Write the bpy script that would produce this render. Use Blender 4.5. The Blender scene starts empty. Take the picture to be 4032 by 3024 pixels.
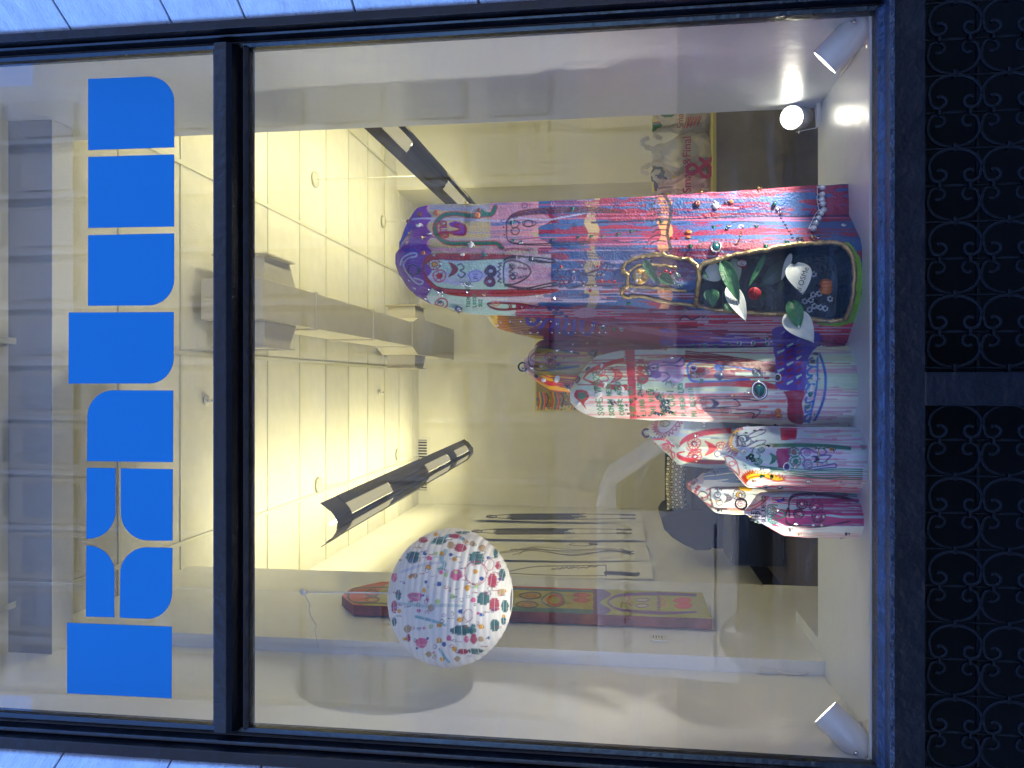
import bpy, bmesh, math, random
import numpy as np
from mathutils import Vector, Matrix
random.seed(4); rng = np.random.default_rng(7)
R = math.radians
sc = bpy.context.scene
COL = sc.collection

# ------------------------------------------------------------------ camera, sky, sun, exposure
CAM = Vector((0.0, -2.6, 1.55)); PITCH = R(7.68); FPX = 3150.0
Fv = Vector((0, math.cos(PITCH), math.sin(PITCH))); Uv = Vector((0, -math.sin(PITCH), math.cos(PITCH))); Rv = Vector((1, 0, 0))
cd = bpy.data.cameras.new('camera'); cam = bpy.data.objects.new('camera', cd); COL.objects.link(cam)
cd.sensor_fit = 'HORIZONTAL'; cd.sensor_width = 36; cd.lens = FPX / 4032 * 36
cd.clip_start = 0.05; cd.clip_end = 400
cam.matrix_world = Matrix(((-Uv.x, Rv.x, -Fv.x, CAM.x), (-Uv.y, Rv.y, -Fv.y, CAM.y), (-Uv.z, Rv.z, -Fv.z, CAM.z), (0, 0, 0, 1)))
sc.camera = cam

SUN_EL, SUN_AZ = R(52), R(20)      # the sun stands behind the shop: the front is in open shade
w = bpy.data.worlds.new('World'); sc.world = w; w.use_nodes = True
nt = w.node_tree; bg = nt.nodes['Background']
sky = nt.nodes.new('ShaderNodeTexSky'); sky.sky_type = 'NISHITA'; sky.sun_disc = False
sky.sun_elevation = SUN_EL; sky.sun_rotation = SUN_AZ; sky.air_density = 1.3; sky.ozone_density = 3.0; sky.dust_density = 0.3
hs = nt.nodes.new('ShaderNodeMix'); hs.data_type = 'RGBA'; hs.blend_type = 'MULTIPLY'; hs.inputs[0].default_value = 1; hs.inputs[7].default_value = (.55, .88, 1.6, 1)   # camera balanced for the warm indoor light
nt.links.new(sky.outputs[0], hs.inputs[6]); nt.links.new(hs.outputs[2], bg.inputs[0]); bg.inputs[1].default_value = 0.15
sd = bpy.data.lights.new('sun', 'SUN'); sun = bpy.data.objects.new('sun', sd); COL.objects.link(sun)
sd.energy = 2.2; sd.angle = R(0.5); sd.color = (1, .95, .88)
dirv = Vector((math.sin(SUN_AZ) * math.cos(SUN_EL), math.cos(SUN_AZ) * math.cos(SUN_EL), math.sin(SUN_EL)))
sun.rotation_euler = dirv.to_track_quat('Z', 'Y').to_euler()
sc.view_settings.view_transform = 'Standard'; sc.view_settings.look = 'None'
sc.view_settings.exposure = 3.08; sc.view_settings.gamma = 1.0
try: sc.view_settings.use_curve_mapping = False
except Exception: pass
try:
    sc.cycles.max_bounces = 10; sc.cycles.diffuse_bounces = 5; sc.cycles.transparent_max_bounces = 16
    sc.cycles.sample_clamp_indirect = 4; sc.cycles.caustics_reflective = False; sc.cycles.caustics_refractive = False
except Exception: pass

# ------------------------------------------------------------------ measuring helpers (photo pixel -> place at a real depth)
def ray(x, y): return Fv * FPX + Uv * (2016 - x) + Rv * (1512 - y)
def PY(x, y, Y):
    d = ray(x, y); return CAM + d * ((Y - CAM.y) / d.y)
def PZ(x, y, Z):
    d = ray(x, y); return CAM + d * ((Z - CAM.z) / d.z)
def PX(x, y, X):
    d = ray(x, y); return CAM + d * ((X - CAM.x) / d.x)
def proj_np(V):
    q = V - np.array(CAM); f = q @ np.array(Fv); u = q @ np.array(Uv); r = q @ np.array(Rv)
    return np.stack([2016 - FPX * u / f, 1512 - FPX * r / f], -1)

# ------------------------------------------------------------------ object helpers
def tag(o, label=None, cat=None, group=None, kind=None):
    if label: o['label'] = label
    if cat: o['category'] = cat
    if group: o['group'] = group
    if kind: o['kind'] = kind
    return o
def empty(name, loc=(0, 0, 0), label=None, cat=None, group=None, kind=None, parent=None):
    o = bpy.data.objects.new(name, None); COL.objects.link(o); o.location = loc; o.empty_display_size = .1
    if parent: o.parent = parent
    return tag(o, label, cat, group, kind)
def link(name, me, mat=None, parent=None, loc=None, rot=None):
    if mat is not None and not me.materials: me.materials.append(mat)
    o = bpy.data.objects.new(name, me); COL.objects.link(o)
    if parent is not None:
        o.parent = parent
        if loc is None:                                   # mesh given in world coordinates
            o.location = -parent.location
    if loc is not None: o.location = loc
    if rot is not None: o.rotation_euler = rot
    return o
class MB:
    def __init__(s): s.v = []; s.f = []; s.sm = []
    def add(s, vs, fs, sm=False):
        n = len(s.v); s.v += [tuple(v) for v in vs]; s.f += [tuple(i + n for i in f) for f in fs]; s.sm += [sm] * len(fs); return s
    def box(s, a, b):
        x0, x1 = sorted((a[0], b[0])); y0, y1 = sorted((a[1], b[1])); z0, z1 = sorted((a[2], b[2]))
        return s.add([(x0,y0,z0),(x1,y0,z0),(x1,y1,z0),(x0,y1,z0),(x0,y0,z1),(x1,y0,z1),(x1,y1,z1),(x0,y1,z1)],
            [(0,3,2,1),(4,5,6,7),(0,1,5,4),(1,2,6,5),(2,3,7,6),(3,0,4,7)])
    def prism(s, poly, off):
        """poly: list of 3d points, extruded by vector off"""
        n = len(poly); off = Vector(off); a = [Vector(p) for p in poly]; b = [p + off for p in a]
        s.add(a + b, [tuple(range(n))[::-1], tuple(range(n, 2 * n))] + [(i, (i + 1) % n, n + (i + 1) % n, n + i) for i in range(n)])
        return s
    def tube(s, pts, r, n=8, caps=True, closed=False):
        pts = [Vector(p) for p in pts]; m = len(pts); rr = r if isinstance(r, (list, tuple)) else [r] * m
        vs = []; prev = None
        for i, p in enumerate(pts):
            t = (pts[(i + 1) % m] - pts[i - 1]) if (closed or 0 < i < m - 1) else (pts[1] - pts[0] if i == 0 else pts[-1] - pts[-2])
            t = t.normalized() if t.length > 1e-9 else Vector((0, 0, 1))
            if prev is None:
                a = t.orthogonal().normalized()
            else:
                a = prev - t * prev.dot(t); a = a.normalized() if a.length > 1e-6 else t.orthogonal().normalized()
            prev = a; b = t.cross(a)
            for k in range(n):
                c = 2 * math.pi * k / n; vs.append(p + (a * math.cos(c) + b * math.sin(c)) * rr[i])
        fs = []
        for i in range(m if closed else m - 1):
            j = (i + 1) % m
            for k in range(n): fs.append((i * n + k, i * n + (k + 1) % n, j * n + (k + 1) % n, j * n + k))
        if caps and not closed: fs += [tuple(range(n))[::-1], tuple((m - 1) * n + k for k in range(n))]
        return s.add(vs, fs, True)
    def sphere(s, c, r, n=10, m=6, sc_=(1, 1, 1)):
        c = Vector(c); vs = []; fs = []
        for j in range(m + 1):
            th = math.pi * j / m
            for k in range(n):
                ph = 2 * math.pi * k / n
                vs.append(c + Vector((math.sin(th) * math.cos(ph) * sc_[0], math.sin(th) * math.sin(ph) * sc_[1], math.cos(th) * sc_[2])) * r)
        for j in range(m):
            for k in range(n): fs.append((j * n + k, (j + 1) * n + k, (j + 1) * n + (k + 1) % n, j * n + (k + 1) % n))
        return s.add(vs, fs, True)
    def ribbon(s, pts, halfw, nrm, th):
        """flat strip along pts, with width halfw*2 in-plane and thickness th along nrm"""
        pts = [Vector(p) for p in pts]; nrm = Vector(nrm).normalized(); m = len(pts); vs = []; fs = []
        hw = halfw if isinstance(halfw, (list, tuple)) else [halfw] * m
        for i in range(m):
            t = pts[min(i + 1, m - 1)] - pts[max(i - 1, 0)]; t = t.normalized() if t.length > 1e-9 else Vector((1, 0, 0))
            a = t.cross(nrm).normalized() * hw[i]
            vs += [pts[i] + a, pts[i] - a, pts[i] - a + nrm * th, pts[i] + a + nrm * th]
        for i in range(m - 1):
            o = i * 4
            for k in range(4): fs.append((o + k, o + (k + 1) % 4, o + 4 + (k + 1) % 4, o + 4 + k))
        fs += [(3, 2, 1, 0), tuple((m - 1) * 4 + k for k in range(4))]
        return s.add(vs, fs)
    def mesh(s, name, mat=None, bevel=0, seg=2):
        me = bpy.data.meshes.new(name); me.from_pydata(s.v, [], s.f)
        bm = bmesh.new(); bm.from_mesh(me)
        bmesh.ops.recalc_face_normals(bm, faces=bm.faces[:])
        if bevel:
            es = [e for e in bm.edges if len(e.link_faces) == 2 and e.calc_face_angle(0) > .6]
            bmesh.ops.bevel(bm, geom=es, offset=bevel, segments=seg, profile=.6, affect='EDGES', clamp_overlap=True)
        bm.to_mesh(me); bm.free()
        if not bevel:
            sm = s.sm
            if len(sm) == len(me.polygons): me.polygons.foreach_set('use_smooth', sm)
        if mat is not None: me.materials.append(mat)
        me.update(); return me
    def obj(s, name, mat, parent=None, bevel=0, seg=2, label=None, cat=None, group=None, kind=None):
        return tag(link(name, s.mesh(name, mat, bevel, seg), None, parent), label, cat, group, kind)
def box_obj(name, a, b, mat, parent=None, bevel=0, **k): return MB().box(a, b).obj(name, mat, parent, bevel, **k)

# ------------------------------------------------------------------ materials
def mat(name, col, rough=.6, metal=0, bump=0, bscale=50, var=0, vscale=6, emit=None, estr=0, spec=.5, coat=0, sub=0, aniso=(1, 1, 1), trans=0):
    m = bpy.data.materials.new(name); m.use_nodes = True; n = m.node_tree.nodes; l = m.node_tree.links
    b = n['Principled BSDF']; b.inputs['Base Color'].default_value = (*col, 1); b.inputs['Roughness'].default_value = rough
    b.inputs['Metallic'].default_value = metal; b.inputs['Specular IOR Level'].default_value = spec; b.inputs['Coat Weight'].default_value = coat
    b.inputs['Transmission Weight'].default_value = trans
    tc = n.new('ShaderNodeTexCoord'); mp = n.new('ShaderNodeMapping'); mp.inputs['Scale'].default_value = aniso
    l.new(tc.outputs['Object'], mp.inputs[0])
    if var:
        t = n.new('ShaderNodeTexNoise'); t.inputs['Scale'].default_value = vscale; t.inputs['Detail'].default_value = 8; t.inputs['Roughness'].default_value = .62
        l.new(mp.outputs[0], t.inputs['Vector'])
        r = n.new('ShaderNodeValToRGB'); r.color_ramp.elements[0].position = .32; r.color_ramp.elements[1].position = .68
        r.color_ramp.elements[0].color = (*[max(0, c * (1 - var)) for c in col], 1); r.color_ramp.elements[1].color = (*[min(1, c * (1 + var)) for c in col], 1)
        l.new(t.outputs[0], r.inputs[0]); l.new(r.outputs[0], b.inputs['Base Color'])
        rm = n.new('ShaderNodeMapRange'); rm.inputs[3].default_value = max(.03, rough * (1 - var * .8)); rm.inputs[4].default_value = min(1, rough * (1 + var * .8))
        l.new(t.outputs[0], rm.inputs[0]); l.new(rm.outputs[0], b.inputs['Roughness'])
    if bump:
        t2 = n.new('ShaderNodeTexNoise'); t2.inputs['Scale'].default_value = bscale; t2.inputs['Detail'].default_value = 6
        l.new(mp.outputs[0], t2.inputs['Vector'])
        bp = n.new('ShaderNodeBump'); bp.inputs['Strength'].default_value = bump; bp.inputs['Distance'].default_value = .01
        l.new(t2.outputs[0], bp.inputs['Height']); l.new(bp.outputs[0], b.inputs['Normal'])
    if emit: b.inputs['Emission Color'].default_value = (*emit, 1); b.inputs['Emission Strength'].default_value = estr
    return m
def paintmat(name, rough=.45, bump=.2, bscale=60, transl=0):
    m = bpy.data.materials.new(name); m.use_nodes = True; n = m.node_tree.nodes; l = m.node_tree.links
    b = n['Principled BSDF']; b.inputs['Roughness'].default_value = rough
    a = n.new('ShaderNodeAttribute'); a.attribute_name = 'paint'; l.new(a.outputs['Color'], b.inputs['Base Color'])
    tc = n.new('ShaderNodeTexCoord'); t2 = n.new('ShaderNodeTexNoise'); t2.inputs['Scale'].default_value = bscale; t2.inputs['Detail'].default_value = 5
    l.new(tc.outputs['Object'], t2.inputs['Vector']); bp = n.new('ShaderNodeBump'); bp.inputs['Strength'].default_value = bump; bp.inputs['Distance'].default_value = .01
    l.new(t2.outputs[0], bp.inputs['Height']); l.new(bp.outputs[0], b.inputs['Normal'])
    if transl:
        tr = n.new('ShaderNodeBsdfTranslucent'); l.new(a.outputs['Color'], tr.inputs[0]); mx = n.new('ShaderNodeMixShader'); mx.inputs[0].default_value = transl
        l.new(b.outputs[0], mx.inputs[1]); l.new(tr.outputs[0], mx.inputs[2]); l.new(mx.outputs[0], n['Material Output'].inputs[0])
    return m
def glassmat():
    m = bpy.data.materials.new('window_glass'); m.use_nodes = True; n = m.node_tree.nodes; l = m.node_tree.links; n.remove(n['Principled BSDF'])
    tr = n.new('ShaderNodeBsdfTransparent'); tr.inputs[0].default_value = (.93, .96, .95, 1)
    gl = n.new('ShaderNodeBsdfGlossy'); gl.inputs['Roughness'].default_value = 0.0; fr = n.new('ShaderNodeFresnel'); fr.inputs[0].default_value = 1.52
    mr = n.new('ShaderNodeMath'); mr.operation = 'MULTIPLY'; mr.inputs[1].default_value = 1.0; mr.use_clamp = True; l.new(fr.outputs[0], mr.inputs[0])
    tc = n.new('ShaderNodeTexCoord'); t = n.new('ShaderNodeTexNoise'); t.inputs['Scale'].default_value = 1.1; l.new(tc.outputs['Object'], t.inputs['Vector'])
    bp = n.new('ShaderNodeBump'); bp.inputs['Strength'].default_value = .25; bp.inputs['Distance'].default_value = .004; l.new(t.outputs[0], bp.inputs['Height']); l.new(bp.outputs[0], gl.inputs['Normal'])
    mx = n.new('ShaderNodeMixShader'); l.new(mr.outputs[0], mx.inputs[0]); l.new(tr.outputs[0], mx.inputs[1]); l.new(gl.outputs[0], mx.inputs[2])
    # a film of dust and wiped smears
    df = n.new('ShaderNodeBsdfDiffuse'); df.inputs[0].default_value = (.8, .8, .8, 1); mp = n.new('ShaderNodeMapping'); mp.inputs['Rotation'].default_value = (0, .6, 0); mp.inputs['Scale'].default_value = (1.2, 1, 7); l.new(tc.outputs['Object'], mp.inputs[0])
    s1 = n.new('ShaderNodeTexNoise'); s1.inputs['Scale'].default_value = 2.2; s1.inputs['Detail'].default_value = 9; s1.inputs['Roughness'].default_value = .7; l.new(mp.outputs[0], s1.inputs['Vector'])
    r1 = n.new('ShaderNodeMapRange'); r1.inputs[1].default_value = .52; r1.inputs[2].default_value = .8; r1.inputs[4].default_value = .05; l.new(s1.outputs[0], r1.inputs[0])
    m2 = n.new('ShaderNodeMixShader'); l.new(r1.outputs[0], m2.inputs[0]); l.new(mx.outputs[0], m2.inputs[1]); l.new(df.outputs[0], m2.inputs[2])
    l.new(m2.outputs[0], n['Material Output'].inputs[0]); return m
M = dict(
    navy=mat('black_navy_paint', (.0012, .0016, .0031), .34, bump=.35, bscale=35, var=.5, vscale=9, spec=.28),
    sill=mat('worn_navy_paint', (.009, .013, .023), .36, bump=.9, bscale=60, var=.7, vscale=22, spec=.4),
    iron=mat('black_iron', (.0018, .0024, .0036), .5, bump=.3, bscale=90, var=.5, vscale=30, spec=.12),
    recess=mat('dark_recess', (.0012, .0016, .0022), .8, spec=.1, bump=.2, bscale=20, var=.3),
    stone=mat('pale_stone', (.345, .385, .44), .85, bump=.55, bscale=45, var=.16, vscale=7, aniso=(1, 1, 3)),
    white=mat('white_wall_paint', (.79, .80, .81), .42, bump=.08, bscale=90, var=.03, vscale=3),
    gloss=mat('daylight_tinted_gloss', (.75, .79, .86), .28, bump=.16, bscale=22, var=.03, vscale=3),  # white gloss, its blue tint stands in for daylight on the display
    wall=mat('room_wall_paint', (.76, .75, .68), .7, bump=.06, bscale=80, var=.03, vscale=2),
    tile=mat('ceiling_tile', (.70, .69, .64), .9, bump=.3, bscale=160, var=.05, vscale=5),
    tbar=mat('ceiling_bar', (.60, .60, .52), .6),
    duct=mat('painted_duct', (.60, .57, .49), .5, bump=.1, bscale=30, var=.04),
    fixture=mat('grey_metal', (.13, .12, .115), .45, bump=.05, bscale=30, var=.08),
    slot=mat('perforated_slot', (.35, .32, .22), .6, emit=(1, .88, .55), estr=.05),
    tube=mat('fluorescent_tube', (.9, .9, .8), .5, emit=(1, .90, .52), estr=2),
    carpet=mat('brown_carpet', (.085, .068, .058), .95, bump=.7, bscale=220, var=.3, vscale=40),
    blue=mat('blue_vinyl', (.0004, .096, .24), .5, spec=.15, var=.02, vscale=2),
    lampwhite=mat('white_lamp_enamel', (.78, .78, .80), .35, bump=.05, bscale=30),
    bulb=mat('lit_bulb', (1, 1, 1), .5, emit=(1, .93, .74), estr=4),
    cord=mat('white_cord', (.75, .75, .74), .5),
    gold=mat('gold_paint', (.42, .30, .13), .33, .75, bump=.6, bscale=70, var=.35, vscale=25),
    paper=mat('paper', (.75, .74, .68), .8, var=.03), ink=mat('black_ink', (.02, .02, .025), .7),
    navycloth=mat('navy_cloth', (.012, .020, .048), .75, bump=.3, bscale=120, var=.2, vscale=6),
    grey=mat('grey_plastic', (.07, .065, .065), .35, var=.15), chrome=mat('silver_metal', (.8, .8, .8), .15, 1),
    glass=glassmat(),
)
_t = M['tile'].node_tree; _b = _t.nodes['Principled BSDF']; _oi = _t.nodes.new('ShaderNodeObjectInfo'); _mr = _t.nodes.new('ShaderNodeMapRange'); _mr.inputs[3].default_value = .90; _mr.inputs[4].default_value = 1.06; _t.links.new(_oi.outputs['Random'], _mr.inputs[0])
_mx = _t.nodes.new('ShaderNodeVectorMath'); _mx.operation = 'SCALE'; _src = _b.inputs['Base Color'].links[0].from_socket; _t.links.new(_src, _mx.inputs[0]); _t.links.new(_mr.outputs[0], _mx.inputs['Scale']); _t.links.new(_mx.outputs[0], _b.inputs['Base Color'])

# ================================================================== STRUCTURE
YF = 0.0                                             # plane of the shop glass
z_gb = PY(3444, 1512, 0).z; z_gt = PY(989, 1512, 0).z; z_tb = PY(845, 1512, 0).z; z_top = 4.6
xr = PY(3444, 42, 0).x; xl = PY(3444, 3012, 0).x
DZ = None
# display deck: its height follows from its far edge and from the side wall's far edge
xw = xr + .012; zf = PX(3220, 425, xw); YD = zf.y; DZ = zf.z
zc_ceil = CAM.z + 2.66
YB = CAM.y + 10.4                                    # back wall of the room
print('glass', xl, xr, z_gb, z_gt, z_tb, 'deck', YD, DZ, 'ceil', zc_ceil)

# ---- exterior ground
box_obj('pavement', (-14, -4.6, -.15), (14, .0, 0), mat('concrete_pavement', (.13, .13, .135), .85, bump=.4, bscale=60, var=.15), kind='structure')
box_obj('road', (-60, -60, -.4), (60, -4.6, -.28), mat('asphalt', (.05, .05, .052), .9, bump=.5, bscale=80, var=.2), kind='structure')
box_obj('kerb', (-14, -4.75, -.28), (14, -4.6, .004), mat('kerb_stone', (.16, .16, .16), .8, bump=.3, var=.12), kind='structure')

# ---- facade wall: big pieces beyond the view + a pier of separate stone blocks on each side
XO_R = PY(400, 124, -.05).x                          # outer edge of the frame, right
XO_L = PY(500, 2966, -.05).x
fac = empty('facade_wall', (0, 0, 0), kind='structure')
box_obj('wall_panel', (XO_R + .62, .06, -.3), (9, .6, 9), M['stone'], fac)
box_obj('wall_panel', (-9, .06, -.3), (XO_L - .62, .6, 9), M['stone'], fac)
box_obj('wall_panel', (XO_L - .62, .10, 4.75), (XO_R + .62, .6, 9), M['stone'], fac)
box_obj('wall_panel', (-9, .62, 8.7), (9, 14, 9), M['stone'], fac)  # unseen roof slab, added so the building blocks the sun
def stone_pier(side):
    xo = XO_R if side > 0 else XO_L
    # joints measured in the photo: z heights
    js = sorted([PY(a, 60 if side > 0 else 2980, -.1).z for a in ([-160, 250, 652, 945, 1383, 1835] if side > 0 else [-160, 220, 650, 1010, 1400, 1800])] + [-.1 + .42 * k for k in range(7)][:7])
    js = [z for z in js if z > -.2]
    zlow = PY(3503, 1512, -.10).z - .01; js = [zlow] + [z for z in js if z > zlow + .15]; keep = [js[0]]
    for z in js[1:]:
        if z - keep[-1] > .2: keep.append(z)
    if keep[-1] < 4.7: keep.append(4.75)
    for z0, z1 in zip(keep[:-1], keep[1:]):
        g = .003
        # bevelled reveal next to the frame, then the flat outer face
        j = random.uniform(-.002, .002)
        pr = [(xo, .055), (xo + side * .005, -.06 + j), (xo + side * .075, -.17 + j), (xo + side * .66, -.175 + j), (xo + side * .66, .055)]
        MB().prism([(x, y, z0 + g) for x, y in pr], (0, 0, z1 - z0 - 2 * g)).obj('stone_block', M['stone'], fac, bevel=.004)
stone_pier(1); stone_pier(-1)
box_obj('mortar_bed', (XO_R + .008, -.04, .72), (XO_R + .6, .05, 4.74), mat('mortar', (.16, .17, .2), .9), fac)
box_obj('mortar_bed', (XO_L - .6, -.04, .72), (XO_L - .008, .05, 4.74), bpy.data.materials['mortar'], fac)

# ---- the shop window: frame of mouldings, bar between panes, sill and the panes
win = empty('shop_window', (0, 0, z_gb), 'tall navy black framed shop window with a transom pane above the main pane', 'window')
def side_mould(side):
    xi = xr if side > 0 else xl; xo = (XO_R if side > 0 else XO_L)
    s = side; mb = MB()
    a = xo - xi
    prof = [(xi - s * .004, .03), (xi - s * .004, -.012), (xi + a * .10, -.022), (xi + a * .18, -.006), (xi + a * .30, -.006), (xi + a * .36, -.040), (xi + a * .46, -.045), (xi + a * .5, -.028), (xi + a * .56, -.028), (xi + a * .60, -.07), (xi + a * .985, -.078), (xi + a * .985, .03)]
    mb.prism([(x, y, z_gb - .1) for x, y in prof], (0, 0, 4.75 - z_gb + .1))
    return mb.obj('side_frame', M['navy'], win, bevel=.003)
side_mould(1); side_mould(-1)
prof = [(.03, z_gt + .0), (-.014, z_gt), (-.022, z_gt + .018), (-.008, z_gt + .03), (-.05, z_gt + .045), (-.062, z_gt + .06), (-.062, z_tb - .03), (-.03, z_tb - .02), (-.014, z_tb - .002), (.03, z_tb)]
MB().prism([(xl + .002, y, z) for y, z in prof], (xr - xl - .004, 0, 0)).obj('transom_bar', M['navy'], win, bevel=.003)
zs1 = PY(3476, 1512, -.04).z; zs2 = PY(3503, 1512, -.10).z
x0s, x1s = XO_L - .7, XO_R + .7
prof = [(.03, z_gb), (-.02, z_gb - .003), (-.045, z_gb - .020), (-.045, z_gb - .036), (-.03, zs1), (-.02, zs1 - .02), (.03, zs1 - .02)]
MB().prism([(xl - .002, y, z) for y, z in prof], (xr - xl + .004, 0, 0)).obj('sill_moulding', M['sill'], win, bevel=.004)
prof = [(.0, zs1 - .003), (-.085, zs1 - .008), (-.10, zs1 - .016), (-.10, zs2), (-.06, zs2 - .006), (0, zs2 - .006)]
MB().prism([(x0s, y, z) for y, z in prof], (x1s - x0s, 0, 0)).obj('sill', M['sill'], win, bevel=.004)
box_obj('glass_pane', (xl, -.003, z_gb), (xr, -.0029, z_gt), M['glass'], win)
MB().add([(xl, 0, z_tb), (xr, 0, z_tb), (xr, 0, 4.7), (xl, 0, 4.7)], [(0, 1, 2, 3)]).obj('transom_pane', M['glass'], win)
bpy.data.objects.remove(bpy.data.objects['glass_pane'])
MB().add([(xl, 0, z_gb), (xr, 0, z_gb), (xr, 0, z_gt), (xl, 0, z_gt)], [(0, 1, 2, 3)]).obj('glass_pane', M['glass'], win)
box_obj('head_frame', (XO_L + .01, -.06, 4.7), (XO_R - .01, .03, 4.78), M['navy'], win)

# ---- panel and grille below the sill
box_obj('base_panel', (-4, -.045, PY(3642, 1512, -.045).z), (4, .03, zs2 - .008), M['navy'], None, label='plain dark navy panel between the window sill and the iron grille', cat='panel')
box_obj('base_wall', (-4, .25, -.3), (4, .32, zs2 - .05), M['recess'], kind='structure')
YG = -.02
def GP(x, y): return PY(x, y, YG)
gr = empty('vent_grille', (0, YG, 0), 'black wrought iron grille of paired scrolls filling the wall below the window', 'grille')
zrow = [GP(3651, 1512).z, GP(3863, 1512).z, GP(4078, 1512).z]
cell = (GP(3863, 289).x - GP(3863, 579).x)           # width of a pair of scrolls
rowh = zrow[0] - zrow[1]
def cscroll():
    # opening towards +x: back at x=0, tips curl inward near x = .42 cell
    a = cell / 2; h = rowh / 2 * .97; pts = []
    for k in range(29):                               # big arc
        t = R(78) + R(204) * k / 28 + 0
        pts.append((a * .50 + a * .50 * math.cos(t) * 1.0, h * math.sin(t)))
    def curl(sg):
        c = Vector((a * .70, sg * h * .60)); out = []
        for k in range(17):
            t = 1.15 - k / 16 * 4.9; r = h * .34 * (1 - .45 * k / 16)
            out.append((c.x + r * math.cos(t) * .9, c.y + sg * r * math.sin(t)))
        return out
    up = curl(1); dn = curl(-1)
    path = up[::-1] + pts + dn
    mb = MB(); mb.ribbon([(x, 0, z) for x, z in path], .0042, (0, 1, 0), .012); 
    # ribbon width lies in plane; strap iron seen edge-on
    return mb.mesh('scroll', M['iron'], bevel=.0012, seg=1)
ME_SC = cscroll()
MB_C = MB().box((-.0075, -.006, -.012), (.0075, .016, .012)).mesh('collar', M['iron'], bevel=.002)
MB_CS = MB().box((-.012, -.006, -.0055), (.012, .016, .0055)).mesh('collar', M['iron'], bevel=.002)
backs = [289 + 290 * k for k in range(-1, 5)]
def grille_field(backx, lo, hi, opens=None):
    for r_ in range(2):
        zc = (zrow[r_] + zrow[r_ + 1]) / 2
        for X in backx:
            for s in (1, -1):
                if lo - .01 <= X + s * cell / 2 <= hi + .01 or lo <= X + s * cell * .3 <= hi:
                    if not (lo - .02 <= X + s * cell * .45 <= hi + .02): continue
                    link('scroll', ME_SC, None, gr, loc=(X + s * .004, -YG + YG, zc), rot=(0, 0, 0 if s > 0 else math.pi))
                    for q in (1, -1): link('collar', MB_CS, None, gr, loc=(X + s * cell * .5 - s * .0, -.004, zc + q * rowh * .285))
            if lo < X < hi: link('collar', MB_CS, None, gr, loc=(X, -.005, zc))
# field right of the rail (y < 1465) and left of it (y > 1595)
XR1, XR0 = GP(3863, 1465).x, GP(3863, 1597).x
right_backs = [GP(3863, 289 + 290 * k).x for k in range(-1, 5)]
left_backs = [GP(3863, 1877 + 290 * k).x for k in range(-1, 6)]
EDG = GP(3863, -250).x; EDL = GP(3863, 3300).x
grille_field(right_backs, XR1, EDG); grille_field(left_backs, EDL, XR0)
for zc in zrow:
    for lo, hi in ((XR1, EDG), (EDL, XR0)):
        MB().box((lo, -.004, zc - .0055), (hi, .010, zc + .0055)).obj('rail', M['iron'], gr, bevel=.002)
for bx, lo, hi in ((right_backs, XR1, EDG), (left_backs, EDL, XR0)):
    for X in bx:
        for off in (0, cell / 2):
            x = X + off
            if lo < x < hi:
                pts = [(x, YG + .008, z) for z in np.linspace(zrow[2] - .01, zrow[0] + .01, 25)]
                rad = [.0035 + .0045 * abs(math.sin((p[2] - zrow[1]) / rowh * math.pi)) ** 3 * (1 if off == 0 else .3) for p in pts]
                MB().tube(pts, rad, 6).obj('upright_bar', M['iron'], gr)
for o in gr.children:
    if o.name.startswith('rail'): o.location.y -= -YG * 0
# rail object boxes were written at y near 0: they lie in front of the recess
box_obj('centre_post', (XR0, -.045, -.25), (XR1, .03, PY(3642, 1512, -.045).z), M['navy'], gr, bevel=.004)
box_obj('backing_panel', (-4, .12, -.25), (4, .14, zs2 - .05), M['recess'], gr)

# ---- display niche
niche = empty('display_niche', (0, 0, DZ), kind='structure')
xlw = xl - .012
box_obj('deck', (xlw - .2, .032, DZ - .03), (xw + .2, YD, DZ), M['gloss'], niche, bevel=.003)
box_obj('deck_front', (xlw - .2, YD - .022, -.05), (xw + .2, YD - .003, DZ - .034), M['white'], niche)
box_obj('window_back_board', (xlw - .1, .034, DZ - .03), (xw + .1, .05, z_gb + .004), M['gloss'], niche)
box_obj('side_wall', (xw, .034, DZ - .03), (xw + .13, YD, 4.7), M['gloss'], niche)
XC = -1.225
XC = PY(2900, 2552, YD).x
YDL = PX(3226, 2662, xlw).y
print('canvas wall X', XC, 'left ret Y', YDL)
box_obj('side_wall', (xlw - .13, .034, DZ - .03), (xlw, YDL, 4.7), M['white'], niche)
box_obj('wall_return', (xlw - .13, YDL + .002, -.02), (XC, YDL + .12, 4.7), M['white'], niche)
YE = PX(2000, 2268, XC).y
box_obj('hanging_wall', (XC - .45, YDL + .122, -.02), (XC - .002, YE, 4.7), M['white'], niche)
zh = PY(205, 1512, .62).z
box_obj('header', (xlw, .62, zh + .003), (xw - .002, .76, 4.9), mat('grey_header', (.26, .27, .29), .6), niche)
box_obj('header_trim', (xlw, .622, zh), (xw - .002, .758, zh + .0025), M['white'], niche)
print('header', zh, 'YE', YE)

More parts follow.
